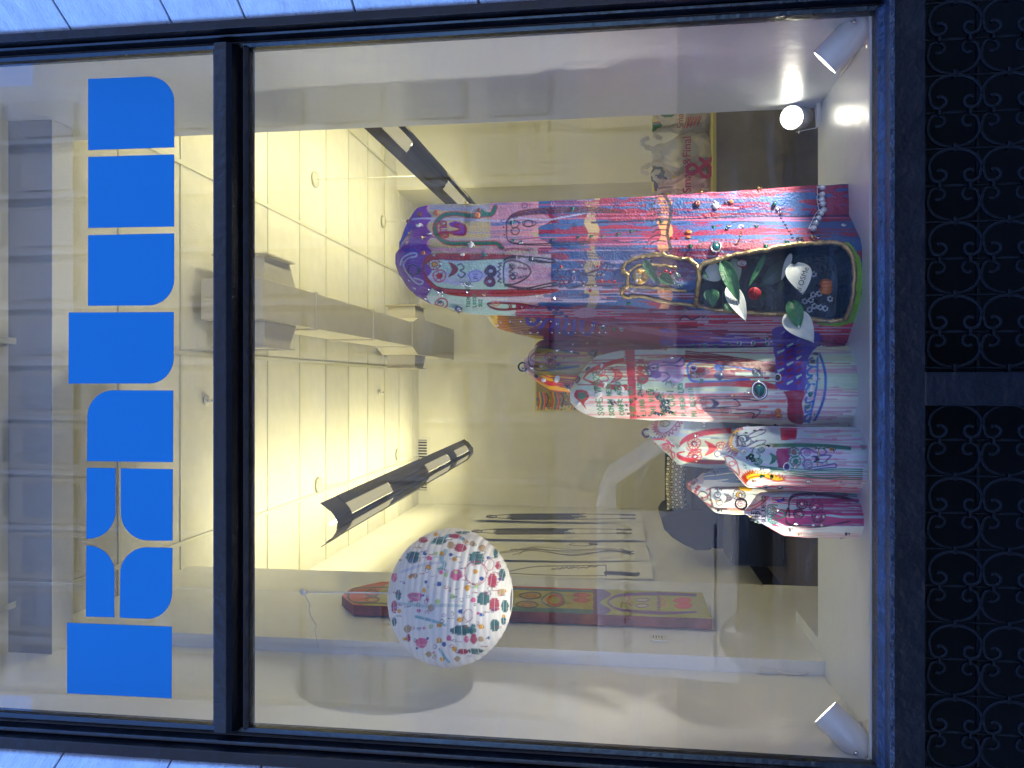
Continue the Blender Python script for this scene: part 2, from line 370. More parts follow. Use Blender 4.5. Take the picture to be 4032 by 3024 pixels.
# ---- room
FLOORZ = .28
XL = -1.60; XRm = 4.2; XRB = 2.33
floor = box_obj('floor', (-6, YD + .002, FLOORZ - .06), (6, YB + .5, FLOORZ), M['carpet'], kind='structure')
box_obj('back_wall', (-3, YB, -.02), (5, YB + .1, 5), M['wall'], kind='structure')
box_obj('left_wall', (XL - .12, YE - .6, -.02), (XL, YB - .002, 4.9), M['wall'], kind='structure')
box_obj('right_wall', (XRm, .9, -.02), (XRm + .1, YB, 4.9), M['wall'], kind='structure')
box_obj('projecting_wall', (XRB, CAM.y + 9.35, -.02), (XRm - .002, YB - .002, 4.9), M['wall'], kind='structure')
box_obj('front_wall', (xw + .132, .7, -.02), (XRm, .86, 4.9), M['wall'], kind='structure')
box_obj('side_block', (xw + .002, YD + .002 - .15, -.02), (xw + .13, .9, 4.9), M['white'], kind='structure')
bpy.data.objects.remove(bpy.data.objects['side_block'])
ceil = empty('ceiling', (0, 0, zc_ceil), kind='structure')
box_obj('ceiling_slab', (-3, .3, zc_ceil + .03), (5, YB + .1, zc_ceil + .1), M['wall'], ceil)
ys = [CAM.y + 2.66 / math.tan(math.atan((2016 - 1284) / FPX) + PITCH) + .61 * k for k in range(-7, 7)]
xs_ = [.19 + 1.165 * k for k in range(-2, 5)]
MT = MB().box((0, 0, 0), (1.135, .585, .02)).mesh('ceiling_tile', M['tile'])
for y in ys:
    for x in xs_:
        if .2 < y < YB: link('ceiling_tile', MT, None, ceil, loc=(x + .015, y + .0125, random.uniform(-.001, .003)))
mb = MB()
for y in ys: mb.box((-2, y - .011, zc_ceil - .006), (4.2, y + .011, zc_ceil + .002))
for x in xs_: mb.box((x - .014, .5, zc_ceil - .009), (x + .014, YB, zc_ceil - .0065))
mb.obj('ceiling_grid', M['tbar'], ceil)
# ================================================================== ROOM LIGHTS
def pendant(ax, ay, bx, by, YA, YBd, hangers, label, wid=.27, power=5.9):
    """trough luminaire from the near end (photo pixel ax,ay at depth YA) to the far end"""
    a = PY(ax, ay, YA); b = PY(bx, by, YBd); b = Vector((b.x, b.y, (a.z + b.z) / 2)); a = Vector((a.x, a.y, b.z))
    t = empty('pendant_light', a, label, 'ceiling light', 'long pendant lights hung under the tiled ceiling')
    d = (b - a); L = d.length; d.normalize(); n = Vector((-d.y, d.x, 0)); up = Vector((0, 0, 1)); hw = wid / 2
    prof = []                                              # curved underside, open at the top
    for k in range(13):
        u = -1 + 2 * k / 12; prof.append((u * hw, .115 * abs(u) ** 2.0))
    def at(s, u, z): return a + d * s + n * u + up * z
    # split the length in bays; slots are openings filled with a perforated diffuser
    bays = [(L * p, L * q) for p, q in ((.06, .27), (.52, .73), (.80, .95))]
    cuts = sorted(set([0, L] + [v for p in bays for v in p]))
    mb = MB(); sl = []
    for s0, s1 in zip(cuts[:-1], cuts[1:]):
        isb = any(abs(s0 - p[0]) < 1e-6 for p in bays)
        for k in range(12):
            u0, z0 = prof[k]; u1, z1 = prof[k + 1]
            q = [at(s0, u0, z0), at(s1, u0, z0), at(s1, u1, z1), at(s0, u1, z1)]
            if isb and k in (2, 3, 4, 7, 8, 9): sl.append([p + up * .004 for p in q])
            else: mb.add(q, [(0, 1, 2, 3)]); 
    body = mb.obj('housing', M['fixture'], t)
    md = body.modifiers.new('thick', 'SOLIDIFY'); md.thickness = .004
    for s_ in (L,): MB().prism([at(s_, u, z) for u, z in prof], d * (.006 if s_ == 0 else -.006)).obj('end_plate', M['fixture'], t)
    # slot diffusers, one per opening (two quads each)
    for k in range(0, len(sl), 3):
        m2 = MB()
        for q in sl[k:k + 3]: m2.add(q, [(0, 1, 2, 3)])
        m2.obj('diffuser', M['slot'], t)
    MB().tube([at(.05, 0, .06), at(L - .05, 0, .06)], .013, 8).obj('tube_lamp', M['tube'], t)
    for hx, hy in hangers:
        s_ = hx * L; p = at(s_, 0, .03); 
        MB().tube([p, (p.x, p.y, zc_ceil - .01)], .0028, 6).obj('hanger_cable', M['cord'], t)
        MB().tube([(p.x, p.y, zc_ceil - .022), (p.x, p.y, zc_ceil - .008)], .07, 24).obj('canopy', M['tbar'], t)
    ld = bpy.data.lights.new('uplight', 'AREA'); ld.shape = 'RECTANGLE'; ld.size = L; ld.size_y = .26; ld.energy = power; ld.color = (1, .885, .48)
    lo = bpy.data.objects.new('uplight', ld); COL.objects.link(lo); lo.parent = t
    mid = at(L / 2, 0, .125) - a
    M3 = Matrix((d, n, Vector((0, 0, 0)) )).transposed()
    z = -up; x = d; y = z.cross(x)
    lo.matrix_local = Matrix(((x.x, y.x, -up.x, mid.x), (x.y, y.y, -up.y, mid.y), (x.z, y.z, -up.z, mid.z), (0, 0, 0, 1)))
    return t, a, b
pendant(1272, 2067, 1893, 1775, 2.45, 7.35, [(.36, 0), (.88, 0)], 'long grey pendant light trough with cut-out slots hanging in full view left of the duct', .29)
pendant(1290, 300, 1985, 880, 1.75, 6.5, [(.50, 0), (.93, 0)], 'long grey pendant light half hidden behind the side wall and the tallest sculpture', .29)

pendant(1290, -900, 1985, -420, 1.75, 6.5, [(.50, 0), (.93, 0)], 'unseen pendant light added as room fill, wholly behind the right side wall', .29, 17)  # out of sight, added only to lift the room's ambient light
# ---- duct
dz = PY(1787, 1512, YB).z                      # underside height
def dX(y, x, Y): return PY(x, y, Y).x
t = empty('air_duct', (.53, YB, dz), 'beige rectangular air duct with side outlets running under the ceiling to the far wall', 'air duct')
xR, xL_ = .655, .40; dtop = zc_ceil - .08
y_j = [CAM.y + (dz - CAM.z) / math.tan(math.atan((2016 - 1031) / FPX) + PITCH), CAM.y + 5.55, CAM.y + 6.9, CAM.y + 8.25]
for y0, y1 in zip(y_j[:-1], y_j[1:]):
    box_obj('duct_section', (xL_, y0 + .003, dz), (xR, y1 - .003, dtop), M['duct'], t, bevel=.004)
    box_obj('joint_flange', (xL_ - .012, y1 - .012, dz - .010), (xR + .012, y1 + .012, dtop + .01), M['duct'], t, bevel=.002)
yw = CAM.y + 8.5
MB().add([(xL_, y_j[-1] + .013, dz), (xR, y_j[-1] + .013, dz), (.72, yw, dz), (.32, yw, dz), (xL_, y_j[-1] + .013, dtop), (xR, y_j[-1] + .013, dtop), (.72, yw, dtop), (.32, yw, dtop)],
    [(0,3,2,1),(4,5,6,7),(0,1,5,4),(1,2,6,5),(2,3,7,6),(3,0,4,7)]).obj('duct_transition', M['duct'], t)
for y0, y1 in ((yw, CAM.y + 9.25), (CAM.y + 9.25, YB - .004)):
    box_obj('duct_section', (.32, y0 + .003, dz), (.72, y1 - .003, dtop), M['duct'], t, bevel=.004)
def outlet(side, yc, hw, x0, x1):
    s = side; za, zb = dz + .05, dz + .36
    o = MB().prism([(x0, yc - hw, za), (x0, yc + hw + .12, za), (x1, yc + hw, za), (x1, yc - hw, za)], (0, 0, zb - za)).obj('side_outlet', M['duct'], t)
    f = MB()
    f.box((x1 + s * .001, yc - hw - .03, za - .03), (x1 + s * .012, yc + hw + .03, za)); f.box((x1 + s * .001, yc - hw - .03, zb), (x1 + s * .012, yc + hw + .03, zb + .03))
    f.box((x1 + s * .001, yc - hw - .03, za), (x1 + s * .012, yc - hw, zb)); f.box((x1 + s * .001, yc + hw, za), (x1 + s * .012, yc + hw + .03, zb))
    link_o = f.obj('outlet_flange', M['duct'], o)
    link_o.location = (0, 0, 0)
for s in (1, -1):
    outlet(s, CAM.y + 5.0, .19, (xR if s > 0 else xL_) + s * .001, (xR + .16) if s > 0 else xL_ - .16)
    outlet(s, CAM.y + 8.75, .18, (.721 if s > 0 else .319), .86 if s > 0 else .18)

# ---- air vent on the back wall, sprinkler heads
a = PY(1626, 1722, YB - .01); b = PY(1690, 1940, YB - .01)
t = empty('air_vent', ((a.x + b.x) / 2, YB, b.z), 'louvred white air vent high on the far wall behind the pendant light', 'air vent')
zt, zb_ = a.z, b.z
fr = MB(); e = .03
fr.box((b.x, YB - .02, zb_), (a.x, YB - .002, zb_ + e)).box((b.x, YB - .02, zt - e), (a.x, YB - .002, zt)).box((b.x, YB - .02, zb_ + e), (b.x + e, YB - .002, zt - e)).box((a.x - e, YB - .02, zb_ + e), (a.x, YB - .002, zt - e))
fr.obj('vent_frame', M['tile'], t)
box_obj('vent_back', (b.x + e, YB - .006, zb_ + e), (a.x - e, YB - .003, zt - e), M['grey'], t)
nb = 18
for k in range(nb):
    x = b.x + e + (a.x - b.x - 2 * e) * (k + .5) / nb
    MB().box((x - .007, YB - .02, zb_ + e), (x + .007, YB - .008, zt - e)).obj('slat', M['tile'], t)
def sprinkler(x, y, label):
    p = PZ(x, y, zc_ceil)
    t = empty('sprinkler_head', (p.x, p.y, zc_ceil), label, 'sprinkler', 'sprinkler heads on the ceiling')
    q = Vector((p.x, p.y, zc_ceil - .008))
    MB().tube([q, q - Vector((0, 0, .008))], .035, 16).obj('rose', M['tile'], t)
    MB().tube([q - Vector((0, 0, .008)), q - Vector((0, 0, .05))], .009, 8).tube([q - Vector((0, 0, .05)), q - Vector((0, 0, .054))], .018, 10).obj('nozzle', M['chrome'], t)
sprinkler(1490, 1547, 'small metal sprinkler head on the ceiling in the main pane, left of the duct')
sprinkler(808, 1577, 'small metal sprinkler head on the ceiling nearest the transom bar')

# ================================================================== DISPLAY SPOTLIGHTS
def spotlamp(px, py, Y, aim, L_, r, base, baseN, label, energy, cone=90, bladedir=None):
    c = PY(px, py, Y); aim = Vector(aim).normalized()
    t = empty('spotlight', base, label, 'spotlight', 'white cylinder spotlights standing on the window deck')
    mouth = c + aim * L_ / 2; rear = c - aim * L_ / 2
    # can as an open lathe
    x = aim.orthogonal().normalized(); y = aim.cross(x); n = 40
    prof = [(-L_ / 2, 0), (-L_ / 2, r * .80), (-L_ / 2 + .012, r * .93), (-L_ / 2 + L_ * .33, r * .985), (-L_ / 2 + L_ * .34, r * 1.0), (L_ / 2, r), (L_ / 2, r * .94), (L_ / 2 - .035, r * .92), (L_ / 2 - .036, 0)]
    vs = []; fs = []
    for a_, rr in prof:
        for k in range(n):
            th = 2 * math.pi * k / n; vs.append(c + aim * a_ + (x * math.cos(th) + y * math.sin(th)) * rr)
    for j in range(len(prof) - 1):
        for k in range(n): fs.append((j * n + k, j * n + (k + 1) % n, (j + 1) * n + (k + 1) % n, (j + 1) * n + k))
    o = MB().add(vs, fs, True).obj('can', M['lampwhite'], t)
    md = o.modifiers.new('es', 'EDGE_SPLIT'); md.split_angle = R(35)
    MB().tube([mouth - aim * .034, mouth - aim * .030], r * .66, 32).obj('bulb', M['bulb'], t)
    # yoke bracket to the base
    base = Vector(base); side = Vector(baseN).normalized()
    piv = aim.cross(Vector((0, 0, 1))).normalized() if bladedir is None else Vector(bladedir).normalized()
    for q in (1, -1):
        p = c - aim * L_ * .12 + piv * q * (r + .006)
        e_ = base + piv * q * (r + .006) + side * .012
        MB().ribbon([p + (p - e_).normalized() * .012, p, e_], .010, piv * q, .003).obj('bracket_arm', M['lampwhite'], t)
        MB().tube([p - piv * q * .004, p + piv * q * .010], .006, 8).obj('pivot_screw', M['chrome'], t)
    MB().ribbon([base + piv * (r + .009) + side * .012, base - piv * (r + .009) + side * .012], .010, side, .003).obj('bracket_base', M['lampwhite'], t)
    MB().tube([base - side * .010, base + side * .010], .055, 28).obj('base_plate', M['lampwhite'], t)
    ld = bpy.data.lights.new('spot_beam', 'SPOT'); ld.energy = energy; ld.spot_size = R(cone); ld.spot_blend = .55; ld.shadow_soft_size = .03; ld.color = (1, .92, .76)
    lo = bpy.data.objects.new('spot_beam', ld); COL.objects.link(lo); lo.parent = t
    lo.location = mouth + aim * .004 - Vector(t.location); lo.rotation_euler = (-aim).to_track_quat('Z', 'Y').to_euler()
    return c
c1 = PY(3325, 165, .14)
spotlamp(3325, 165, .14, (-.60, .30, .62), .165, .051, (c1.x + .04, .16, DZ + .012), (0, 0, 1), 'white cylinder spotlight at the front corner of the deck beside the plain right wall', 9, bladedir=(.35, -.9, .0))
c2 = PY(3140, 462, .93)
spotlamp(3140, 462, .93, (-.24, -.75, .42), .16, .050, (c2.x + .004, .90, DZ - .0), (0, .25, 1), 'white spotlight facing the viewer at the rear deck edge near the tallest sculpture', .35, cone=76, bladedir=(.95, -.25, .1))
c3 = PY(3330, 2885, .14)
spotlamp(3330, 2885, .14, (.58, .34, .62), .165, .051, (c3.x - .02, .16, DZ + .012), (0, 0, 1), 'white cylinder spotlight at the front corner of the deck below the paper lantern', 8, bladedir=(.35, .9, .0))
def cord(name, pts, r, m_, label=None, cat='cable', parent=None):
    pp = catmull([Vector(p) for p in pts], 8)
    return MB().tube(pp, r, 6).obj(name, m_, parent, label=label, cat=cat if label else None)
def catmull(P, n):
    out = []; m = len(P)
    for i in range(m - 1):
        p0 = P[max(i - 1, 0)]; p1 = P[i]; p2 = P[i + 1]; p3 = P[min(i + 2, m - 1)]
        for k in range(n):
            t = k / n; out.append(.5 * ((2 * p1) + (p2 - p0) * t + (2 * p0 - 5 * p1 + 4 * p2 - p3) * t * t + (3 * p1 - p0 - 3 * p2 + p3) * t ** 3))
    out.append(P[-1]); return out
def dk(x, y): p = PZ(x, y, DZ + .006); return p
cord('power_cord', [dk(3370, 205), dk(3335, 262), dk(3300, 300), dk(3262, 352), dk(3234, 398)], .004, M['cord'], 'thin white power cord along the deck and the plain side wall behind the front spotlight', 'cord')
cord('power_cord', [(c3.x, .2, DZ + .006), dk(3390, 2868), dk(3340, 2790), dk(3285, 2735), dk(3262, 2690), dk(3228, 2652), PY(3216, 2640, YD - .1), PY(3150, 2654, YDL - .01), PY(3090, 2652, YDL - .01), PY(3050, 2640, YDL - .01), PY(2990, 2636, YDL - .01)], .004, M['cord'], 'thin white power cord of the spotlight below the lantern, running over the rear deck edge', 'cord')

# ================================================================== STREET BEHIND THE VIEWER (seen in the glass)
FB = empty('opposite_building', (0, -24, -.3), 'pale office building with rows of dark windows across the street, mirrored in the glass', 'building')
mb = MB(); cwall = mat('pale_concrete', (.21, .21, .22), .8, var=.06, vscale=2)
box_obj('facade', (-11.5, -27, -.3), (11, -24.3, 31), cwall, FB)
box_obj('side_wing', (-24, -27, -.3), (-11.502, -24.3, 23), cwall, FB); box_obj('side_wing', (11.002, -27, -.3), (24, -24.3, 23), cwall, FB)
WG = mat('dark_office_glass', (.09, .10, .12), .25)
Wm = MB().box((0, 0, 0), (1.25, .25, 2.1)).mesh('window', WG); Fm = MB().box((0, 0, 0), (.16, .5, 26)).mesh('fin', cwall)
for k in range(11):
    for f in range(9): link('window', Wm, None, FB, loc=(-10.9 + 2.0 * k, -.42, 4.2 + 2.9 * f))
    link('fin', Fm, None, FB, loc=(-11.3 + 2.0 * k, -.28, 4.2))
shop = mat('warm_shopfront', (.36, .26, .19), .7, var=.2, vscale=1)
for k in range(7): box_obj('shopfront', (-19 + 5.5 * k, -24.2, -.28), (-14.6 + 5.5 * k, -24.0, 2.9), shop, FB)
# delivery van: its side and slogan are mirrored in the pane
vw = mat('white_van_paint', (.52, .54, .60), .35, coat=.3)
van = empty('delivery_van', (-1.6, -7.6, -.28), 'white postal delivery van with a slogan on its side, mirrored in the glass', 'van')
yv0, yv1 = -8.9, -7.1
sec = [(-3.55, .15), (-3.5, 1.6), (-3.3, 1.80), (-1.45, 1.84), (-1.15, 1.70), (-.55, .78), (.0, .70), (.15, .5), (.15, .15)]
MB().prism([(x, yv0, z) for x, z in sec], (0, yv1 - yv0, 0)).obj('body', vw, van, bevel=.05)
MB().prism([(x, yv1 + .002, z) for x, z in [(-1.5, .95), (-1.5, 1.6), (-1.2, 1.6), (-.75, .95)]], (0, .02, 0)).obj('side_window', WG, van)
for z in (.42,): box_obj('side_stripe', (-3.4, yv1 + .002, z), (-1.65, yv1 + .008, z + .025), mat('slate_stripe', (.05, .08, .18), .5), van)
for x in (-3.0, -.35):
    w_ = MB().tube([(x, yv1 - .12, .05), (x, yv1 + .03, .05)], .33, 24).obj('wheel', M['grey'], van)
    MB().tube([(x, yv1 + .03, .05), (x, yv1 + .04, .05)], .17, 16).obj('rim', M['grey'], w_).location = (0, 0, 0)
def text_obj(name, body, size, loc, rot, m_, parent=None, depth=.002, align='CENTER', shear=0):
    c = bpy.data.curves.new(name, 'FONT'); c.body = body; c.size = size; c.extrude = depth; c.align_x = align; c.align_y = 'CENTER'; c.shear = shear
    o = bpy.data.objects.new(name, c); COL.objects.link(o)
    bpy.context.view_layer.update()
    me = bpy.data.meshes.new_from_object(o.evaluated_get(bpy.context.evaluated_depsgraph_get())); bpy.data.objects.remove(o)
    me.materials.clear(); me.materials.append(m_)
    o = bpy.data.objects.new(name, me); COL.objects.link(o); o.parent = parent
    base = Vector(parent.location) if parent else Vector((0, 0, 0))
    o.location = Vector(loc) - base; o.rotation_euler = rot if not isinstance(rot, Matrix) else rot.to_euler()
    return o
text_obj('slogan', 'We Deliver For You', .185, (-2.45, yv1 + .004, 1.47), (R(90), 0, R(180)), bpy.data.materials['slate_stripe'], van)
# ================================================================== PAINTED SCULPTURES
def s2l(c, k=1.0):
    return np.array([min(.86, k * ((v / 255 + .055) / 1.055) ** 2.4 if v > 10 else v / 255 / 12.92) for v in c])
def vnoise(x, y, seed=0):
    """smooth value noise in numpy"""
    r = np.random.default_rng(seed).random((64, 64)); xi = np.floor(x).astype(int); yi = np.floor(y).astype(int)
    fx = x - xi; fy = y - yi; fx = fx * fx * (3 - 2 * fx); fy = fy * fy * (3 - 2 * fy)
    g = lambda a, b: r[a % 64, b % 64]
    return (g(xi, yi) * (1 - fx) + g(xi + 1, yi) * fx) * (1 - fy) + (g(xi, yi + 1) * (1 - fx) + g(xi + 1, yi + 1) * fx) * fy
def fbm(x, y, seed=0): return .55 * vnoise(x, y, seed) + .28 * vnoise(x * 2.1, y * 2.1, seed + 1) + .17 * vnoise(x * 4.3, y * 4.3, seed + 2)
GL = {  # tiny stroke font on a 4 x 6 grid, for hand lettering
 'A': [[(0,0),(2,6),(4,0)],[(1,2),(3,2)]], 'B': [[(0,0),(0,6),(3,5),(0,3),(4,1.5),(0,0)]], 'C': [[(4,5),(2,6),(0,3),(2,0),(4,1)]], 'D': [[(0,0),(0,6),(4,3),(0,0)]],
 'E': [[(4,6),(0,6),(0,0),(4,0)],[(0,3),(3,3)]], 'F': [[(4,6),(0,6),(0,0)],[(0,3),(3,3)]], 'G': [[(4,5),(2,6),(0,3),(2,0),(4,1),(4,3),(2,3)]], 'H': [[(0,0),(0,6)],[(4,0),(4,6)],[(0,3),(4,3)]],
 'I': [[(2,0),(2,6)]], 'J': [[(4,6),(4,1),(2,0),(0,1)]], 'K': [[(0,0),(0,6)],[(4,6),(0,3),(4,0)]], 'L': [[(0,6),(0,0),(4,0)]], 'M': [[(0,0),(0,6),(2,3),(4,6),(4,0)]], 'N': [[(0,0),(0,6),(4,0),(4,6)]],
 'O': [[(2,0),(0,3),(2,6),(4,3),(2,0)]], 'P': [[(0,0),(0,6),(4,5),(3.6,3),(0,3)]], 'R': [[(0,0),(0,6),(4,5),(0,3),(4,0)]], 'S': [[(4,5),(2,6),(0,4.5),(4,2),(2,0),(0,1)]], 'T': [[(0,6),(4,6)],[(2,6),(2,0)]],
 'U': [[(0,6),(0,1),(2,0),(4,1),(4,6)]], 'V': [[(0,6),(2,0),(4,6)]], 'W': [[(0,6),(1,0),(2,4),(3,0),(4,6)]], 'Y': [[(0,6),(2,3),(4,6)],[(2,3),(2,0)]], 'Z': [[(0,6),(4,6),(0,0),(4,0)]],
 '2': [[(0,5),(2,6),(4,4.5),(0,0),(4,0)]], '3': [[(0,6),(4,5),(1.5,3),(4,1.5),(0,0)]], '5': [[(4,6),(0,6),(0,3.5),(4,2),(0,0)]], '.': [[(1,0),(1.4,.4)]], ' ': []}
def sm(P, n=6):
    P = [Vector((p[0], p[1], 0)) for p in P]
    return [(q.x, q.y) for q in catmull(P, n)] if len(P) > 2 else [(p.x, p.y) for p in P]
class Canvas:
    """vertices of a dense mesh with their place in the photo; every mark becomes colour that belongs to the surface"""
    def __init__(s, V, N):
        s.V = V; s.px = proj_np(V); view = V - np.array(CAM); s.front = (np.einsum('ij,ij->i', view, N) < 0); s.N = N
        s.C = np.ones((len(V), 3)) * .7
    def region(s, poly, soft=0):
        P = np.array(poly, float); x, y = s.px[:, 0], s.px[:, 1]
        bb = s.front & (x > P[:, 0].min()) & (x < P[:, 0].max()) & (y > P[:, 1].min()) & (y < P[:, 1].max()); idx = np.nonzero(bb)[0]
        q = s.px[idx]; ins = np.zeros(len(idx), bool); n = len(P)
        for i in range(n):
            a, b = P[i], P[(i + 1) % n]
            c = (a[1] > q[:, 1]) != (b[1] > q[:, 1])
            with np.errstate(divide='ignore', invalid='ignore'): xx = (b[0] - a[0]) * (q[:, 1] - a[1]) / (b[1] - a[1]) + a[0]
            ins ^= c & (q[:, 0] < xx)
        return idx[ins]
    def fill(s, poly, col, a=1.0, jag=0):
        if jag: poly = [(p[0] + random.uniform(-jag, jag), p[1] + random.uniform(-jag, jag)) for p in poly]
        i = s.region(sm(list(poly) + [poly[0]]) if jag == 0 and len(poly) > 6 else poly)
        if len(i): s.C[i] = s.C[i] * (1 - a) + np.array(col) * a
    def line(s, pts, wd, col, a=.95, smooth=True):
        if smooth and len(pts) > 2: pts = sm(pts)
        P = np.array(pts, float); w2 = wd / 2 + 2
        bb = s.front & (s.px[:, 0] > P[:, 0].min() - w2) & (s.px[:, 0] < P[:, 0].max() + w2) & (s.px[:, 1] > P[:, 1].min() - w2) & (s.px[:, 1] < P[:, 1].max() + w2)
        idx = np.nonzero(bb)[0]
        if not len(idx): return
        q = s.px[idx]; dm = np.full(len(idx), 1e9)
        for p0, p1 in zip(P[:-1], P[1:]):
            d = p1 - p0; L = d @ d + 1e-9; t = np.clip(((q - p0) @ d) / L, 0, 1); dd = q - (p0 + t[:, None] * d); dm = np.minimum(dm, (dd * dd).sum(1))
        dm = np.sqrt(dm); k = np.clip((wd / 2 + 1.2 - dm) / 2.0, 0, 1) * a
        s.C[idx] = s.C[idx] * (1 - k[:, None]) + np.array(col) * k[:, None]
    def ell(s, x, y, rx, ry, wd, col, fillc=None, wob=.08):
        n = 18; ph = random.random() * 6; P = [(x + rx * math.cos(2 * math.pi * k / n) * (1 + wob * math.sin(3 * k / n * 6.28 + ph)), y + ry * math.sin(2 * math.pi * k / n) * (1 + wob * math.sin(2 * k / n * 6.28 + ph))) for k in range(n + 1)]
        if fillc is not None: s.fill(P[:-1], fillc)
        if wd: s.line(P, wd, col)
    def eye(s, x, y, r, col, wd=4, spokes=9, fillc=None, pupil=None):
        s.ell(x, y, r, r * .92, wd, col, fillc); s.ell(x, y, r * .45, r * .42, wd * .8, col, pupil)
        for k in range(spokes):
            t = 6.283 * k / spokes + .2; s.line([(x + r * .5 * math.cos(t), y + r * .5 * math.sin(t)), (x + r * .95 * math.cos(t), y + r * .95 * math.sin(t))], wd * .7, col)
    def mouth(s, x, y, w_, h, col, wd=4, teeth=5, fillc=None):
        """grin with raised ends; w_ is its width in the upright picture"""
        lo = [(x - h * .5 + h * 1.1 * (1 - (k / 5 - 1) ** 2), y - w_ / 2 + w_ * k / 10) for k in range(11)]
        up = [(x - h * .55 + h * .42 * (1 - (k / 5 - 1) ** 2), y - w_ / 2 + w_ * k / 10) for k in range(11)]
        if fillc is not None: s.fill(lo + up[::-1], fillc)
        s.line(lo, wd, col); s.line(up, wd, col)
        for k in range(2, 9, max(1, 8 // teeth) if teeth else 99): s.line([lo[k], up[k]], wd * .7, col)
    def hair(s, x0, x1, y, dy, n, col, wd=4, drift=0):
        for k in range(n):
            yy = y + dy * (k / max(1, n - 1) - .5); r = lambda q: random.uniform(-q, q)
            s.line([(x0 + r(12), yy * .6 + y * .4), (x0 * .7 + x1 * .3, yy + r(8)), (x0 * .3 + x1 * .7, yy + drift * .6 + r(9)), (x1 + r(30), y + drift + dy * .4 * (k / max(1, n - 1) - .5))], wd, col)
    def text(s, body, x, y, h, col, wd=4, slant=0, gap=1.6):
        """upright lettering starting at (x,y) (its lower left in the upright picture)"""
        k = h / 6; cy = y; cx = x
        for ch in body:
            for st in GL.get(ch, []):
                s.line([(cx - v * k + random.uniform(-.5, .5), cy - u * k * .8 + random.uniform(-.5, .5)) for u, v in st], wd, col, smooth=False)
            cy -= (4 * .8 + gap) * k; cx += slant * h / 6
    def zig(s, pts, amp, n, col, wd=4):
        P = np.array(sm(pts)); seg = np.linspace(0, len(P) - 1, n * 2 + 1); out = []
        for i, t in enumerate(seg):
            a = int(min(t, len(P) - 2)); f = t - a; p = P[a] * (1 - f) + P[a + 1] * f; d = P[a + 1] - P[a]; d = np.array([-d[1], d[0]]) / (np.hypot(*d) + 1e-9)
            out.append(tuple(p + d * amp * (1 if i % 2 else 0)))
        s.line(out, wd, col, smooth=False)
    def drips(s, S, n, col, x0=(0, 0), length=(80, 400), wd=(5, 16), y0=None, y1=None, a=.8):
        for k in range(n):
            y = random.uniform(y0, y1); x = random.uniform(*x0); L = random.uniform(*length); w0 = random.uniform(*wd)
            s.line([(x, y), (x + L * .4, y + random.uniform(-4, 4)), (x + L, y + random.uniform(-6, 6))], w0, col, a)
            if random.random() < .5: s.line([(x + L * .93, y), (x + L, y)], w0 * 1.5, col, a)
def interp_levels(lev, z):
    L = np.array(lev); o = np.argsort(L[:, 0]); L = L[o]
    return np.interp(z, L[:, 0], L[:, 1]), np.interp(z, L[:, 0], L[:, 2])
def resample(poly, n, dens):
    P = np.array(poly + [poly[0]], float); seg = np.hypot(*(P[1:] - P[:-1]).T)
    # weight front-facing runs more
    wt = np.array([sg * (dens if (P[i][1] + P[i + 1][1]) / 2 < .35 else 1) for i, sg in enumerate(seg)]); cum = np.concatenate([[0], np.cumsum(wt)])
    t = np.linspace(0, cum[-1], n, endpoint=False); out = np.stack([np.interp(t, cum, P[:, 0]), np.interp(t, cum, P[:, 1])], 1)
    k = 1
    for _ in range(k): out = (np.roll(out, 1, 0) + out * 2 + np.roll(out, -1, 0)) / 4
    return out
SCULPT = {}
